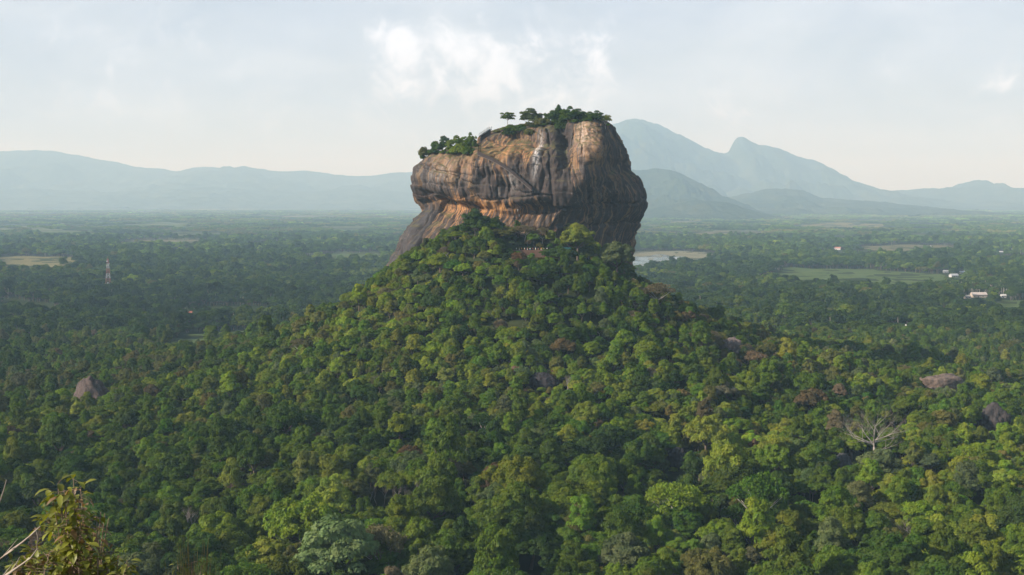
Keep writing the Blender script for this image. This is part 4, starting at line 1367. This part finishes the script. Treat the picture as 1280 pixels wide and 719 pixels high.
# ------------------------------------------------------------------ trees that stand out
def placed_tree(kind, loc, h, width, tint, label, seed, cat='tree', group=None):
    g = random.Random(seed)
    lst = PROTO[kind]
    q = g.randrange(len(lst))
    z1 = lst[q][2]
    rx = {'round': 4.9, 'tall': 4.0, 'broad': 6.2, 'layered': 6.4, 'airy': 5.6, 'bushy': 3.6, 'thicket': 4.4}[kind]
    sw = width / 2 / rx
    return make_tree(kind, q, loc, (0, 0, g.uniform(0, 6.28)), (sw, sw, h / z1), np.array(TINTS[tint]) * g.uniform(1.15, 1.5), label, cat, group)
for q, ((px, pb, pt, wp_, kd, tn, lab, Yf), (x, y)) in enumerate(zip(NAMED, NAMED_AT)):
    gz = float(terrain(x, y))
    top = at(px, pt, y)[2]
    placed_tree(kd, (x, y, gz - .3), max(5.0, top - gz), wp_ * y / F_PX * 1.05, tn, lab, 60 + q)
SUMMIT = [  # px, base py, top py, width px, kind, colour, label
    (634, 156.5, 141, 17, 'layered', 'mid green', 'small umbrella-shaped tree alone on the rock summit'),
    (663, 156, 135, 27, 'thicket', 'grey-green', 'rounded grey-green tree on the summit, right of the umbrella-shaped one'),
    (688, 154, 139, 17, 'thicket', 'deep green', 'dark tree at the left end of the summit thicket'),
    (698, 155, 131, 17, 'thicket', 'dark green', 'tallest dark tree of the summit thicket'),
    (711, 152, 134, 22, 'thicket', 'deep green', 'dark round tree right of the tallest one in the summit thicket'),
    (727, 151, 137, 24, 'thicket', 'dark green', 'broad dark tree above the pale cliff panel on the summit'),
    (743, 151, 139, 20, 'thicket', 'deep green', 'dark round tree near the right end of the summit thicket'),
    (757, 160, 144, 15, 'airy', 'yellow-green', 'thin yellow-green tree at the right brink of the summit'),
    (701, 164, 150, 16, 'bushy', 'dark green', 'dark bush hanging in the gully below the summit thicket'),
    (676, 157, 148, 18, 'bushy', 'olive', 'olive bush between round tree and thicket on the summit'),
    (649, 166, 156, 20, 'bushy', 'deep green', 'dark bush on the ledge below the round summit tree'),
    (637, 171, 160, 20, 'bushy', 'dark green', 'dark bush on the ledge below the umbrella-shaped tree'),
    (661, 169, 161, 15, 'bushy', 'olive', 'olive bush at the right end of the upper ledge'),
    (556, 188, 169, 14, 'thicket', 'dark green', 'dark rounded tree standing highest on the left shoulder of rock'),
    (568, 189, 171, 22, 'thicket', 'fresh green', 'bright green tree in the middle of the left rock shoulder'),
    (580, 189, 170, 21, 'thicket', 'mid green', 'mid green tree beside the iron stairs on the left rock shoulder'),
    (590, 187, 167, 12, 'thicket', 'mid green', 'slim green tree touching the iron stairs on the rock'),
    (572, 193, 181, 20, 'bushy', 'fresh green', 'fresh green bush on the front lip of the left shoulder'),
    (546, 190, 178, 14, 'bushy', 'deep green', 'dark bush at the left end of the shoulder trees'),
    (531, 197, 185, 13, 'bushy', 'olive', 'pale olive bush at the far left brink of the rock'),
    (586, 194, 184, 14, 'bushy', 'mid green', 'green bush under the slim tree by the iron stairs'),
]
for q, (px, pb, pt, wp_, kd, tn, lab) in enumerate(SUMMIT):
    p = cliff_at(px, pb)
    y = p[1] + 1.5
    zt = at(px, pt, y)[2]
    placed_tree(kd, (at(px, pb, y)[0], y, p[2] - 1.5), max(2.5, zt - p[2] + 1.5), wp_ * y / F_PX * 1.1, tn, lab, 160 + q, 'bush' if kd == 'bushy' else 'tree', 'plants on top of the rock')

_ORD = ['first', 'second', 'third', 'fourth', 'fifth', 'sixth', 'seventh', 'eighth', 'ninth', 'tenth', 'eleventh', 'twelfth', 'thirteenth', 'fourteenth', 'fifteenth', 'sixteenth', 'seventeenth', 'eighteenth']
_g = random.Random(44)
for n_, x0, x1, say in ((18, 618, 762, 'low scrub tuft from left along the summit brink'), (9, 524, 596, 'low scrub tuft from left along the left shoulder brink')):
    for q in range(n_):
        px = x0 + (x1 - x0) * (q + .5) / n_ + _g.uniform(-2, 2)
        py = np.interp(px, [515, 523, 538, 562, 590, 605, 613, 634, 666, 690, 706, 724, 742, 751, 757, 764], [205, 197, 190, 187, 185, 170, 164, 158, 154, 151, 149, 147, 146, 148, 151, 158]) + _g.uniform(1.5, 6)
        p = cliff_at(px, py)
        wpx = _g.uniform(8, 15)
        placed_tree('bushy', (p[0], p[1] + 1.0, p[2] - .9), _g.uniform(2.2, 4.2), wpx * p[1] / F_PX, _g.choice(['deep green', 'olive', 'mid green', 'dark green', 'fresh green']), f'{_ORD[q]} {say}', 700 + q, 'bush', 'scrub tufts along the brink of the rock')

# ------------------------------------------------------------------ gallery, stairs
M_PLASTER = plain_mat('old_plaster', (.036, .026, .024), .85, .3, .6)
M_IRON = plain_mat('dark_iron', (.020, .018, .018), .95, .2, 3.0)
M_IRON.node_tree.nodes['Principled BSDF'].inputs['Specular IOR Level'].default_value = 0.0
M_DARKBRICK = plain_mat('weathered_brick', (.060, .042, .036), .9, .3, .8)
M_BRICK = plain_mat('old_brick', (.17, .10, .07), .9, .3, .8)
M_EARTH = plain_mat('red_earth', (.28, .16, .11), .95, .25, .5)
M_STEP = plain_mat('stone_step', (.12, .10, .09), .9, .25, 1.5)
def along(px_list, out, up=0.0):
    r_ = []
    for px, py in px_list:
        p = cliff_at(px, py)
        r_.append(Vector((p[0], p[1] - out, p[2] + up)))
    return r_
def strip(mb, pts, w, h):
    """a band of section w x h along pts; pts run along its lower back edge"""
    for a, b in zip(pts[:-1], pts[1:]):
        v = []
        for p in (a, b):
            for dy, dz in ((0, 0), (-w, 0), (-w, h), (0, h)):
                v.append((p.x, p.y + dy, p.z + dz))
        mb.raw(v, [(0, 1, 2, 3), (7, 6, 5, 4), (0, 4, 5, 1), (1, 5, 6, 2), (2, 6, 7, 3), (3, 7, 4, 0)])
def smooth_pts(pts, k=3, it=6):
    for _ in range(it):
        q = [p.copy() for p in pts]
        for i in range(1, len(pts) - 1):
            pts[i] = q[i] * .4 + (q[i - 1] + q[i + 1]) * .3
    return pts
gp = [(597, 193), (603, 195.5), (609, 198), (615, 200), (621, 202.5), (627, 206.5), (632, 210.5), (637, 215), (642, 219.5), (648, 224.5), (654, 229.5), (660, 234), (666, 239)]
root = empty('cliff_gallery', tuple(along([gp[6]], 0)[0]))
tag(root, 'brown walled gallery path slanting down across the rock face', 'walkway')
base = smooth_pts(along(gp, .2, 0))
loc = Vector(root.location)
mb = MB(); strip(mb, [p - loc for p in base], 1.7, .35); mb.build('path_slab', M_STEP, root)
mb = MB(); strip(mb, [p - loc + Vector((0, -1.32, .352)) for p in base], .34, 2.0); mb.build('parapet_wall', M_PLASTER, root)
mb = MB()
rail = [p - loc + Vector((0, -1.5, 2.75)) for p in base]
mb.tube([tuple(p) for p in rail], .05, 5)
for p in rail:
    mb.tube([tuple(p), tuple(p - Vector((0, 0, .45)))], .04, 5)
mb.build('handrail', M_IRON, root)
# iron stairs up to the summit
up_px = [(599.5, 193), (599.5, 186), (600, 179), (601, 173)]
root = empty('iron_staircase', tuple(along([up_px[0]], 0)[0]))
tag(root, 'dark iron staircase climbing the left of the rock to the summit', 'staircase')
loc = Vector(root.location)
p0 = Vector(at(599, 194, loc.y - 1.8)); p1 = Vector(at(600.5, 170, loc.y - .6)); p2 = Vector(at(613.5, 161.5, loc.y + 6))
fl, rl, po = MB(), MB(), MB()
for a, b in ((p0, p1), (p1, p2)):
    L = (b - a).length
    n = max(6, int(L / .45))
    for i in range(n):
        q = a.lerp(b, (i + .5) / n) - loc
        fl.box(tuple(q), (1.5, .9, .10))
    for s in (-.75, .75):
        for hgt in (0.0, 1.1):
            rl.tube([tuple(a - loc + Vector((s, 0, hgt))), tuple(b - loc + Vector((s, 0, hgt)))], .07, 5)
        for i in range(0, n + 1, 3):
            q = a.lerp(b, i / n) - loc
            po.tube([(q.x + s, q.y, q.z - 1.6), (q.x + s, q.y, q.z + 2.0)], .07, 5)
side = MB()
a, b = p1 - loc + Vector((0, .5, -3.4)), p2 - loc + Vector((0, .5, -3.4))
strip(side, [a, b], 1.1, 3.3)
fl.build('step_flight', M_IRON, root); rl.build('railing', M_IRON, root); po.build('post', M_IRON, root); side.build('stair_wall', M_DARKBRICK, root)
# lower cage stairs between terrace and gallery
b0 = Vector(cliff_at(647, 279)); b0.y -= 2.2
t0 = Vector(cliff_at(646, 256)); t0.y -= 1.6
root = empty('cage_staircase', tuple(b0))
tag(root, 'steel zigzag stairs in a dark frame on the cliff above the terrace', 'staircase')
fl, po, rl = MB(), MB(), MB()
hgt = t0.z - b0.z
nfl = 4
for k in range(nfl):
    za, zb_ = hgt * k / nfl, hgt * (k + 1) / nfl
    sx = 1 if k % 2 == 0 else -1
    for i in range(7):
        f_ = (i + .5) / 7
        fl.box((sx * (-2 + 4 * f_), (t0.y - b0.y) * (k + f_) / nfl, za + (zb_ - za) * f_), (.62, 1.3, .09))
    for s in (-.66, .66):
        for dz in (.9, 1.5):
            rl.tube([(-2 * sx, s + (t0.y - b0.y) * k / nfl, za + dz), (2 * sx, s + (t0.y - b0.y) * (k + 1) / nfl, zb_ + dz)], .05, 5)
for sx in (-2.3, 2.3):
    for sy in (-.8, .8):
        po.tube([(sx, sy, -2.0), (sx, sy + t0.y - b0.y, hgt + 1.6)], .08, 5)
fl.build('step_flight', M_STEP, root); rl.build('railing', M_IRON, root); po.build('post', M_IRON, root)

# ------------------------------------------------------------------ terrace, shelter, people
tz = TZ
root = empty('brick_terrace', (TX, TY, tz))
tag(root, 'reddish earth terrace with a low brick wall at the foot of the cliff', 'terrace')
mb = MB(); mb.box((0, 3.0, -2.6), (23, 9.5, 5.0)); mb.build('platform', M_EARTH, root)
mb = MB(); mb.box((0, -2.05, -2.35), (23.6, .5, 5.3)); mb.box((-11.6, 2.9, -2.35), (.5, 9.3, 5.3)); mb.box((11.6, 2.9, -2.35), (.5, 9.3, 5.3))
mb.build('retaining_wall', M_BRICK, root)
mb = MB()
for k in range(9):
    mb.box((-8 + .0 * k, -2.5 - .35 * k, -.35 - .34 * k), (3.0, .36, .34 + .6))
mb.build('steps', M_STEP, root)
M_TEAL = plain_mat('teal_sheet', (.015, .07, .075), .6, .2, 1.0)
root = empty('tarp_shelter', (SX, SY, SZ - 2.2))
tag(root, 'small teal roofed shelter among the trees, right of the terrace people', 'shelter')
mb = MB()
mb.raw([(-2.2, -1.7, 2.5), (2.2, -1.7, 2.5), (2.2, 1.7, 2.5), (-2.2, 1.7, 2.5), (-2.0, 0, 3.5), (2.0, 0, 3.5)], [(0, 1, 5, 4), (2, 3, 4, 5), (0, 4, 3), (1, 2, 5), (3, 2, 1, 0)])
mb.build('roof', M_TEAL, root)
mb = MB(); mb.box((0, .9, 1.2), (3.4, .08, 2.2)); mb.build('back_sheet', M_TEAL, root)
for sx in (-1.9, 1.9):
    for sy in (-1.4, 1.4):
        mb = MB(); mb.tube([(sx, sy, -2.5), (sx, sy, 2.52)], .08, 6); mb.build('post', M_STEP, root)

def person_meshes():
    """three standing poses, each one continuous skinned figure"""
    out = []
    for pose in range(3):
        a = [.06, .35, .15][pose]
        st = [.0, .10, .18][pose]
        V = [(0, 0, .95), (0, 0, 1.15), (0, 0, 1.38), (0, -.01, 1.50), (0, -.02, 1.60), (0, -.02, 1.72),
             (-.19, 0, 1.40), (-.24, -.02 - a * .2, 1.13), (-.24 + a * .3, -.10 - a * .4, .90 + a * .5),
             (.19, 0, 1.40), (.24, -.02, 1.13), (.25, -.10, .88),
             (-.10, 0, .88), (-.11, -.02 - st * .4, .48), (-.11, .02 - st, .08), (-.11, -.14 - st, .04),
             (.10, 0, .88), (.11, -.02 + st * .4, .48), (.11, .04 + st, .08), (.11, -.12 + st, .04)]
        E = [(0, 1), (1, 2), (2, 3), (3, 4), (4, 5), (2, 6), (6, 7), (7, 8), (2, 9), (9, 10), (10, 11), (0, 12), (12, 13), (13, 14), (14, 15), (0, 16), (16, 17), (17, 18), (18, 19)]
        Rr = [(.15, .11), (.14, .10), (.17, .11), (.06, .06), (.10, .11), (.07, .08), (.065, .065), (.05, .05), (.035, .035), (.065, .065), (.05, .05), (.035, .035),
              (.095, .1), (.065, .065), (.045, .045), (.04, .035), (.095, .1), (.065, .065), (.045, .045), (.04, .035)]
        me = bpy.data.meshes.new('person')
        me.from_pydata(V, E, [])
        o = bpy.data.objects.new('person', me)
        COL.objects.link(o)
        sk = o.modifiers.new('skin', 'SKIN')
        for i, r_ in enumerate(Rr):
            me.skin_vertices[0].data[i].radius = r_
        me.skin_vertices[0].data[0].use_root = True
        sub = o.modifiers.new('sub', 'SUBSURF')
        sub.levels = sub.render_levels = 1
        dg = bpy.context.evaluated_depsgraph_get()
        m2 = bpy.data.meshes.new_from_object(o.evaluated_get(dg))
        bpy.data.objects.remove(o)
        m2.name = 'person'
        m2.materials.clear()
        for m in (M_SKIN, M_SHIRT, M_TROUSER):
            m2.materials.append(m)
        for p in m2.polygons:
            c = p.center
            p.use_smooth = True
            p.material_index = 0 if c.z > 1.47 or (abs(c.x) > .21 and c.z < 1.16) else (1 if c.z > .93 else 2)
            if c.z < .09: p.material_index = 2
        out.append(m2)
    return out
def attr_mat(name, at_name):
    m, t = new_mat(name)
    c = t.attr(at_name, 'OBJECT').outputs['Color']
    b = t.n('ShaderNodeBsdfPrincipled', ins={'Base Color': c, 'Roughness': .8})
    out_surface(t, b.outputs[0])
    return m
M_SKIN = plain_mat('skin', (.36, .21, .14), .6, .1, 4.0)
M_SHIRT, M_TROUSER = attr_mat('shirt_cloth', 'shirt'), attr_mat('trouser_cloth', 'trousers')
M_HAIR = plain_mat('dark_hair', (.02, .016, .014), .6, .1, 5.0)
PM = person_meshes()
hb = bmesh.new()
bmesh.ops.create_uvsphere(hb, u_segments=10, v_segments=8, radius=.118)
bmesh.ops.delete(hb, geom=[v for v in hb.verts if v.co.z < -.035 and v.co.y < .0], context='VERTS')
hair_me = bpy.data.meshes.new('hair'); hb.to_mesh(hair_me); hb.free()
hair_me.materials.append(M_HAIR)
WHITE, RED, ORANGE, PINK, BLUE, CREAM, DARK_ = (.8, .8, .78), (.55, .06, .05), (.75, .28, .06), (.7, .35, .35), (.15, .25, .5), (.75, .66, .48), (.05, .05, .06)
PEOPLE = [(-8.6, WHITE, DARK_, 'person in a white top, leftmost on the terrace'), (-7.0, CREAM, WHITE, 'person all in pale clothes, second from left on the terrace'),
          (-5.6, ORANGE, DARK_, 'person in an orange top near the left end of the terrace'), (-3.9, WHITE, RED, 'person in white top and red trousers on the terrace'),
          (-2.2, PINK, WHITE, 'person in pink top and white trousers, middle of the terrace'), (-.7, WHITE, BLUE, 'person in white top and blue trousers, middle of the terrace'),
          (1.0, RED, DARK_, 'person in a red top and dark trousers on the terrace'), (2.5, WHITE, CREAM, 'person in white top and cream trousers, right half of terrace'),
          (4.0, PINK, RED, 'person in pink top and red trousers on the terrace'), (5.8, ORANGE, WHITE, 'person in orange top and white trousers on the terrace'),
          (7.4, CREAM, BLUE, 'person in cream top and blue trousers, second from right on terrace'), (9.2, WHITE, DARK_, 'person in a white top, rightmost on the terrace')]
for q, (dx, sh, tr_, lab) in enumerate(PEOPLE):
    root = bpy.data.objects.new('person', PM[q % 3])
    COL.objects.link(root)
    root.location = (TX + dx, TY - .9 + (q * 37 % 5) * .45, tz - .1)
    root.rotation_euler = (0, 0, (q * 1.7) % 6.28)
    root['shirt'], root['trousers'] = list(sh), list(tr_)
    tag(root, lab, 'person', 'visitors on the terrace')
    h = bpy.data.objects.new('hair', hair_me)
    COL.objects.link(h)
    h.parent = root
    h.location = (0, .0, 1.665)
for (px, py, sh, lab) in ((644.5, 263, WHITE, 'person in white climbing the upper part of the steel stairs'), (649, 269.5, WHITE, 'person in white climbing the lower part of the steel stairs')):
    p = Vector(at(px, py, b0.y - .2))
    root = bpy.data.objects.new('person', PM[2])
    COL.objects.link(root)
    k = (p.z - .9 - b0.z) / hgt * nfl
    k = max(.3, min(nfl - .3, k))
    f_ = k - int(k)
    sx = 1 if int(k) % 2 == 0 else -1
    root.location = (b0.x + sx * (-2 + 4 * f_), b0.y + (t0.y - b0.y) * k / nfl, b0.z + hgt * k / nfl + .05)
    root['shirt'], root['trousers'] = list(sh), list(sh)
    tag(root, lab, 'person', 'people on the steel stairs')
    h = bpy.data.objects.new('hair', hair_me)
    COL.objects.link(h)
    h.parent = root
    h.location = (0, 0, 1.665)

# ------------------------------------------------------------------ tower
M_RED, M_WHITE = plain_mat('red_paint', (.34, .10, .09), .6, .15, .5), plain_mat('white_paint', (.50, .50, .50), .6, .1, .5)
tg = float(terrain(TWX, TWY))
H_T = at(135.5, 323.5, TWY)[2] - tg
root = empty('lattice_tower', (TWX, TWY, tg))
tag(root, 'red and white lattice mast rising from the woods on the left', 'tower')
NS = 7
def half_w(z): return 3.0 * (1 - z / H_T) + .7
for k in range(NS):
    za, zb_ = H_T * k / NS, H_T * (k + 1) / NS
    mb = MB()
    for a in range(4):
        s = [(-1, -1), (1, -1), (1, 1), (-1, 1)]
        (xa, ya), (xb, yb) = s[a], s[(a + 1) % 4]
        wa, wb = half_w(za), half_w(zb_)
        mb.tube([(xa * wa, ya * wa, za), (xa * wb, ya * wb, zb_)], .17, 5)
        mb.tube([(xa * wa, ya * wa, za), (xb * wb, yb * wb, zb_)], .08, 4)
        mb.tube([(xb * wa, yb * wa, za), (xa * wb, ya * wb, zb_)], .08, 4)
        mb.tube([(xa * wb, ya * wb, zb_), (xb * wb, yb * wb, zb_)], .08, 4)
    mb.build('lattice_section', M_RED if k % 2 == 0 else M_WHITE, root)
mb = MB(); mb.tube([(0, 0, H_T), (0, 0, H_T + 4)], .12, 5); mb.build('mast_tip', M_RED, root)
for z_, a in ((H_T * .86, .4), (H_T * .80, 2.4), (H_T * .93, 4.4), (H_T * .30, 4.9)):
    mb = MB()
    c = Vector((math.cos(a), math.sin(a), 0)) * (half_w(z_) + .5)
    mb.tube([(c.x, c.y, z_), (c.x * 1.35, c.y * 1.35, z_)], .9, 12)
    mb.build('drum_antenna', M_WHITE, root)

# ------------------------------------------------------------------ houses of the plain
for q, ((px, py, wp_, cw, cr_, lab), (x, y)) in enumerate(zip(HOUSE_LIST, HOUSE_AT)):
    L = max(6.0, wp_ * y / F_PX)
    Wd = max(5.0, min(L * .6, 9))
    hw = 3.2 if L < 14 else 4.0
    hr = Wd * .32
    root = empty('farmhouse', (x, y, float(terrain(x, y))), 0.0)
    root.rotation_euler.z = ((q * 53) % 40 - 20) * math.pi / 180
    tag(root, lab, 'house', 'houses scattered on the plain')
    mw, mr = plain_mat('house_wall', cw, .85, .12, .4), plain_mat('house_roof', cr_, .7, .15, .4)
    mb = MB(); mb.box((0, 0, hw / 2 - .3), (L, Wd, hw + .6)); mb.raw([(-L / 2, -Wd / 2, hw), (-L / 2, Wd / 2, hw), (-L / 2, 0, hw + hr - .05), (L / 2, -Wd / 2, hw), (L / 2, Wd / 2, hw), (L / 2, 0, hw + hr - .05)], [(0, 2, 1), (3, 4, 5)])
    mb.build('wall', mw, root)
    o_ = .55
    mb = MB()
    for s in (-1, 1):
        a, b = (s * (Wd / 2 + o_), hw - o_ * .5), (0, hw + hr)
        v = [(-L / 2 - o_, a[0], a[1]), (L / 2 + o_, a[0], a[1]), (L / 2 + o_, b[0], b[1]), (-L / 2 - o_, b[0], b[1])]
        v += [(p[0], p[1], p[2] + .16) for p in v]
        mb.raw(v, [(0, 3, 2, 1), (4, 5, 6, 7), (0, 1, 5, 4), (1, 2, 6, 5), (2, 3, 7, 6), (3, 0, 4, 7)])
    mb.build('roof', mr, root)
    mb = MB(); mb.box((-L * .1, -Wd / 2 - .03, 1.05), (1.1, .08, 2.1)); mb.build('door', M_STEP, root)
    for s in (-.34, .22):
        mb = MB(); mb.box((L * s, -Wd / 2 - .03, 1.7), (1.3, .08, 1.1)); mb.build('window', M_IRON, root)

# ------------------------------------------------------------------ plants by the viewpoint
def fg_material(name, col, tr=.35):
    m, t = new_mat(name)
    lv = t.attr('lv').outputs['Fac']
    c = t.mix(lv, tuple(q * .55 for q in col), tuple(min(1, q * 1.35) for q in col))
    d = t.n('ShaderNodeBsdfPrincipled', ins={'Base Color': c, 'Roughness': .5})
    tl = t.n('ShaderNodeBsdfTranslucent', ins={'Color': t.mix(1.0, c, (1.2, 1.2, .5), 'MULTIPLY')})
    mx = t.n('ShaderNodeMixShader', ins={0: tr, 1: d.outputs[0], 2: tl.outputs[0]})
    out_surface(t, mx.outputs[0])
    return m
M_FG = fg_material('shrub_leaf', (.20, .215, .03))
M_FGD = fg_material('dry_leaf', (.20, .12, .05), .2)
M_FGS = plain_mat('shrub_stem', (.20, .15, .10), .9, .3, 20.0)
M_FGT = plain_mat('dead_twig', (.36, .30, .24), .85, .25, 12.0)
M_STRAW = fg_material('straw', (.22, .18, .07), .3)
FY = 8.6
def leaf_set(rows):
    V, F, LV = [], [], []
    for base, d, up, L, w_, lv in rows:
        d, up = d.normalized(), up.normalized()
        s = d.cross(up).normalized()
        n = s.cross(d)
        b = len(V)
        for t_, ww, sag in ((0, .06, 0), (.3, .8, .05), (.6, 1.0, .03), (.85, .6, -.06), (1.0, .03, -.16)):
            c = base + d * L * t_ + n * L * sag
            V += [tuple(c - s * w_ / 2 * ww + n * w_ * .12 * ww), tuple(c), tuple(c + s * w_ / 2 * ww + n * w_ * .12 * ww)]
        for k in range(4):
            o = b + k * 3
            F += [(o, o + 1, o + 4, o + 3), (o + 1, o + 2, o + 5, o + 4)]
            LV += [lv, lv]
    return np.array(V), np.array(F), LV
def shrub(label, stems, n_leaf, leaf_len, mat, seed, name='leafy_shrub', top_only=.35, Y=FY, spread=.06, dry=0.0):
    """stems: lists of pixel points seen from the viewpoint, rooted on the ground below the last one"""
    g = random.Random(seed)
    x0, _, _ = at(stems[0][-1][0], stems[0][-1][1], Y)
    root = empty(name, (x0, Y, float(terrain(x0, Y))))
    tag(root, label, 'shrub')
    loc = Vector(root.location)
    mb = MB()
    rows, rows_d = [], []
    for st in stems:
        dy = g.uniform(-.35, .35)
        P = [Vector(at(px, py, Y + dy)) for px, py in st]
        P.append(Vector((P[-1].x * .7 + x0 * .3, Y + dy * .4, loc.z - .05)))
        n = len(P)
        mb.tube([tuple(p - loc) for p in P], [.0025 + .0045 * i / (n - 1) for i in range(n)], 5)
        tot = max(2, int(n_leaf / len(stems)))
        for k in range(tot):
            f_ = g.random() ** 1.1 * (n - 1) * .92
            i = min(int(f_), n - 2)
            b = P[i].lerp(P[i + 1], f_ - i)
            a = g.uniform(0, 6.28)
            off = Vector((math.cos(a), math.sin(a), g.uniform(-.5, .8))) * g.uniform(.2, 1.0) * spread * (1 + 1.6 * f_ / n)
            if off.length > .03:
                mb.tube([tuple(b - loc), tuple(b + off - loc)], .0022, 3, cap=False)
            d = (off.normalized() + Vector((g.uniform(-.5, .5), g.uniform(-.5, .5), g.uniform(-.9, .3)))).normalized()
            up = Vector((g.uniform(-.4, .4), g.uniform(-.4, .4), 1))
            L = leaf_len * g.uniform(.6, 1.3)
            (rows_d if g.random() < dry else rows).append((b + off - loc, d, up, L, L * g.uniform(.36, .5), g.random()))
    mb.build('stems', M_FGS, root, True)
    if rows:
        V, F, LV = leaf_set(rows)
        mesh_obj('leaves', V, F, mat, root, True, {'lv': ('FACE', LV)})
    if rows_d:
        V, F, LV = leaf_set(rows_d)
        mesh_obj('dry_leaves', V, F, M_FGD, root, True, {'lv': ('FACE', LV)})
    return root
shrub('tall yellow-green leafy shrub in front at the lower left corner',
      [[(92, 594), (93, 640), (95, 690), (98, 722)], [(72, 605), (78, 650), (86, 700), (92, 722)], [(58, 640), (68, 672), (80, 705), (90, 722)],
       [(80, 612), (84, 660), (90, 705), (94, 722)], [(66, 625), (74, 668), (84, 708), (90, 722)], [(100, 650), (100, 690), (99, 722)]], 560, .085, M_FG, 3, dry=.08)
shrub('brown half-dry shrub with hanging leaves right behind the leafy shrub',
      [[(101, 612), (104, 660), (106, 700), (108, 722)], [(112, 640), (112, 680), (110, 722)], [(94, 625), (99, 670), (103, 722)], [(118, 660), (114, 700), (111, 722)], [(88, 655), (96, 700), (100, 722)]],
      300, .07, M_FG, 4, Y=9.0, dry=.72)
shrub('small leafy shrub at the bottom edge between tall shrub and dry grass',
      [[(132, 690), (134, 710), (135, 725)], [(148, 694), (146, 712), (142, 725)], [(160, 700), (152, 716), (146, 725)], [(120, 700), (126, 715), (132, 725)]], 170, .07, M_FG, 5, dry=.1, spread=.05)
shrub('low yellow-green shrub at the very bottom left under the bare twigs',
      [[(30, 695), (34, 710), (38, 725)], [(48, 684), (48, 705), (46, 725)], [(20, 705), (28, 718), (36, 728)], [(62, 690), (58, 710), (52, 725)]], 230, .07, M_FG, 6, Y=8.2, dry=.15, spread=.05)
shrub('thin twiggy plant with a few leaves at its tip, right of the shrubs',
      [[(126, 640), (124, 665), (123, 700), (122, 725)], [(121, 646), (122, 690), (122, 725)], [(136, 648), (130, 680), (124, 725)], [(131, 642), (127, 680), (123, 725)]], 26, .06, M_FG, 8, Y=8.8, spread=.03)
def twig(label, px_pts, r0, Y, seed, name='dead_branch', side=3):
    g = random.Random(seed)
    P = [Vector(at(px, py, Y + .25 * i / len(px_pts))) for i, (px, py) in enumerate(px_pts)]
    P.append(Vector((P[-1].x - .25, P[-1].y + .1, float(terrain(P[-1].x - .25, P[-1].y + .1)) - .05)))
    root = empty(name, tuple(P[-1]))
    tag(root, label, 'branch')
    loc = P[-1]
    n = len(P)
    mb = MB()
    mb.tube([tuple(p - loc) for p in P], [r0 * (.35 + .9 * i / (n - 1)) for i in range(n)], 6)
    mb.build('stem', M_FGT, root, True)
    mb = MB()
    for k in range(side):
        i = g.randrange(0, max(1, n - 2))
        b = P[i].lerp(P[i + 1], g.random())
        d = Vector((g.uniform(-.3, .6), g.uniform(-.3, .3), g.uniform(.3, 1))).normalized() * g.uniform(.06, .16)
        mb.tube([tuple(b - loc), tuple(b + d * .5 + Vector((.01, 0, .01)) - loc), tuple(b + d - loc)], [r0 * .35, r0 * .28, r0 * .15], 4)
    mb.build('twigs', M_FGT, root, True)
twig('upper pale bare twig curving in from the left edge', [(50, 658), (40, 668), (28, 678), (14, 688), (-4, 702)], .008, 7.6, 1)
twig('lower pale bare twig curving up from the bottom left corner', [(47, 686), (38, 698), (24, 708), (6, 720), (-6, 730)], .009, 7.4, 2)
twig('short bare twig tip at the left edge above the others', [(8, 600), (5, 612), (1, 624), (-8, 645), (-20, 690)], .007, 7.8, 3, side=0)
# dry grass tuft
g = random.Random(12)
V, F, LV = [], [], []
for k in range(80):
    px = g.gauss(238, 16)
    yb = 726
    b = Vector(at(px, yb, 8.9 + g.uniform(-.25, .25)))
    hgt_ = g.uniform(.05, .30) * math.exp(-((px - 238) / 34) ** 2)
    lean = Vector((g.uniform(-.12, .12), g.uniform(-.1, .1), 0))
    w_ = g.uniform(.003, .008)
    gz = float(terrain(b.x, b.y))
    prev = None
    for t_ in (0, .35, .7, 1):
        z_ = gz + (b.z + hgt_ - gz) * t_
        c = Vector((b.x, b.y, z_)) + lean * t_ * t_
        q = len(V)
        V += [(c.x - w_ * (1 - t_ * .9), c.y, c.z), (c.x + w_ * (1 - t_ * .9), c.y + .002, c.z)]
        if prev is not None:
            F.append((prev, prev + 1, q + 1, q)); LV.append(g.random())
        prev = q
tag(mesh_obj('dry_grass', np.array(V), np.array(F), M_STRAW, None, False, {'lv': ('FACE', LV)}), 'tuft of dry straw-coloured grass at the bottom edge, left', 'grass', kind='stuff')
shrub('small green plant growing in the dry grass tuft', [[(222, 706), (224, 725)], [(240, 703), (240, 725)], [(252, 707), (249, 725)]], 40, .045, M_FG, 9, Y=8.7, spread=.04)
# ------------------------------------------------------------------ air
def haze_box():
    x, y0, y1, z0, z1 = 42000, -3600, 46000, -40, 1400
    mb = MB()
    mb.box((0, (y0 + y1) / 2, (z0 + z1) / 2), (2 * x, y1 - y0, z1 - z0))
    m, t = new_mat('haze')
    v = t.n('ShaderNodeVolumePrincipled')
    v.inputs['Color'].default_value = (.52, .78, 1.0, 1)
    v.inputs['Absorption Color'].default_value = (1, 1, 1, 1)
    v.inputs['Density'].default_value = HAZE_DENSITY
    v.inputs['Anisotropy'].default_value = 0.0
    t.n('ShaderNodeOutputMaterial', ins={'Volume': v.outputs[0]})
    tag(mb.build('haze', m), 'pale blue haze thickening towards the mountains', kind='stuff')
haze_box()
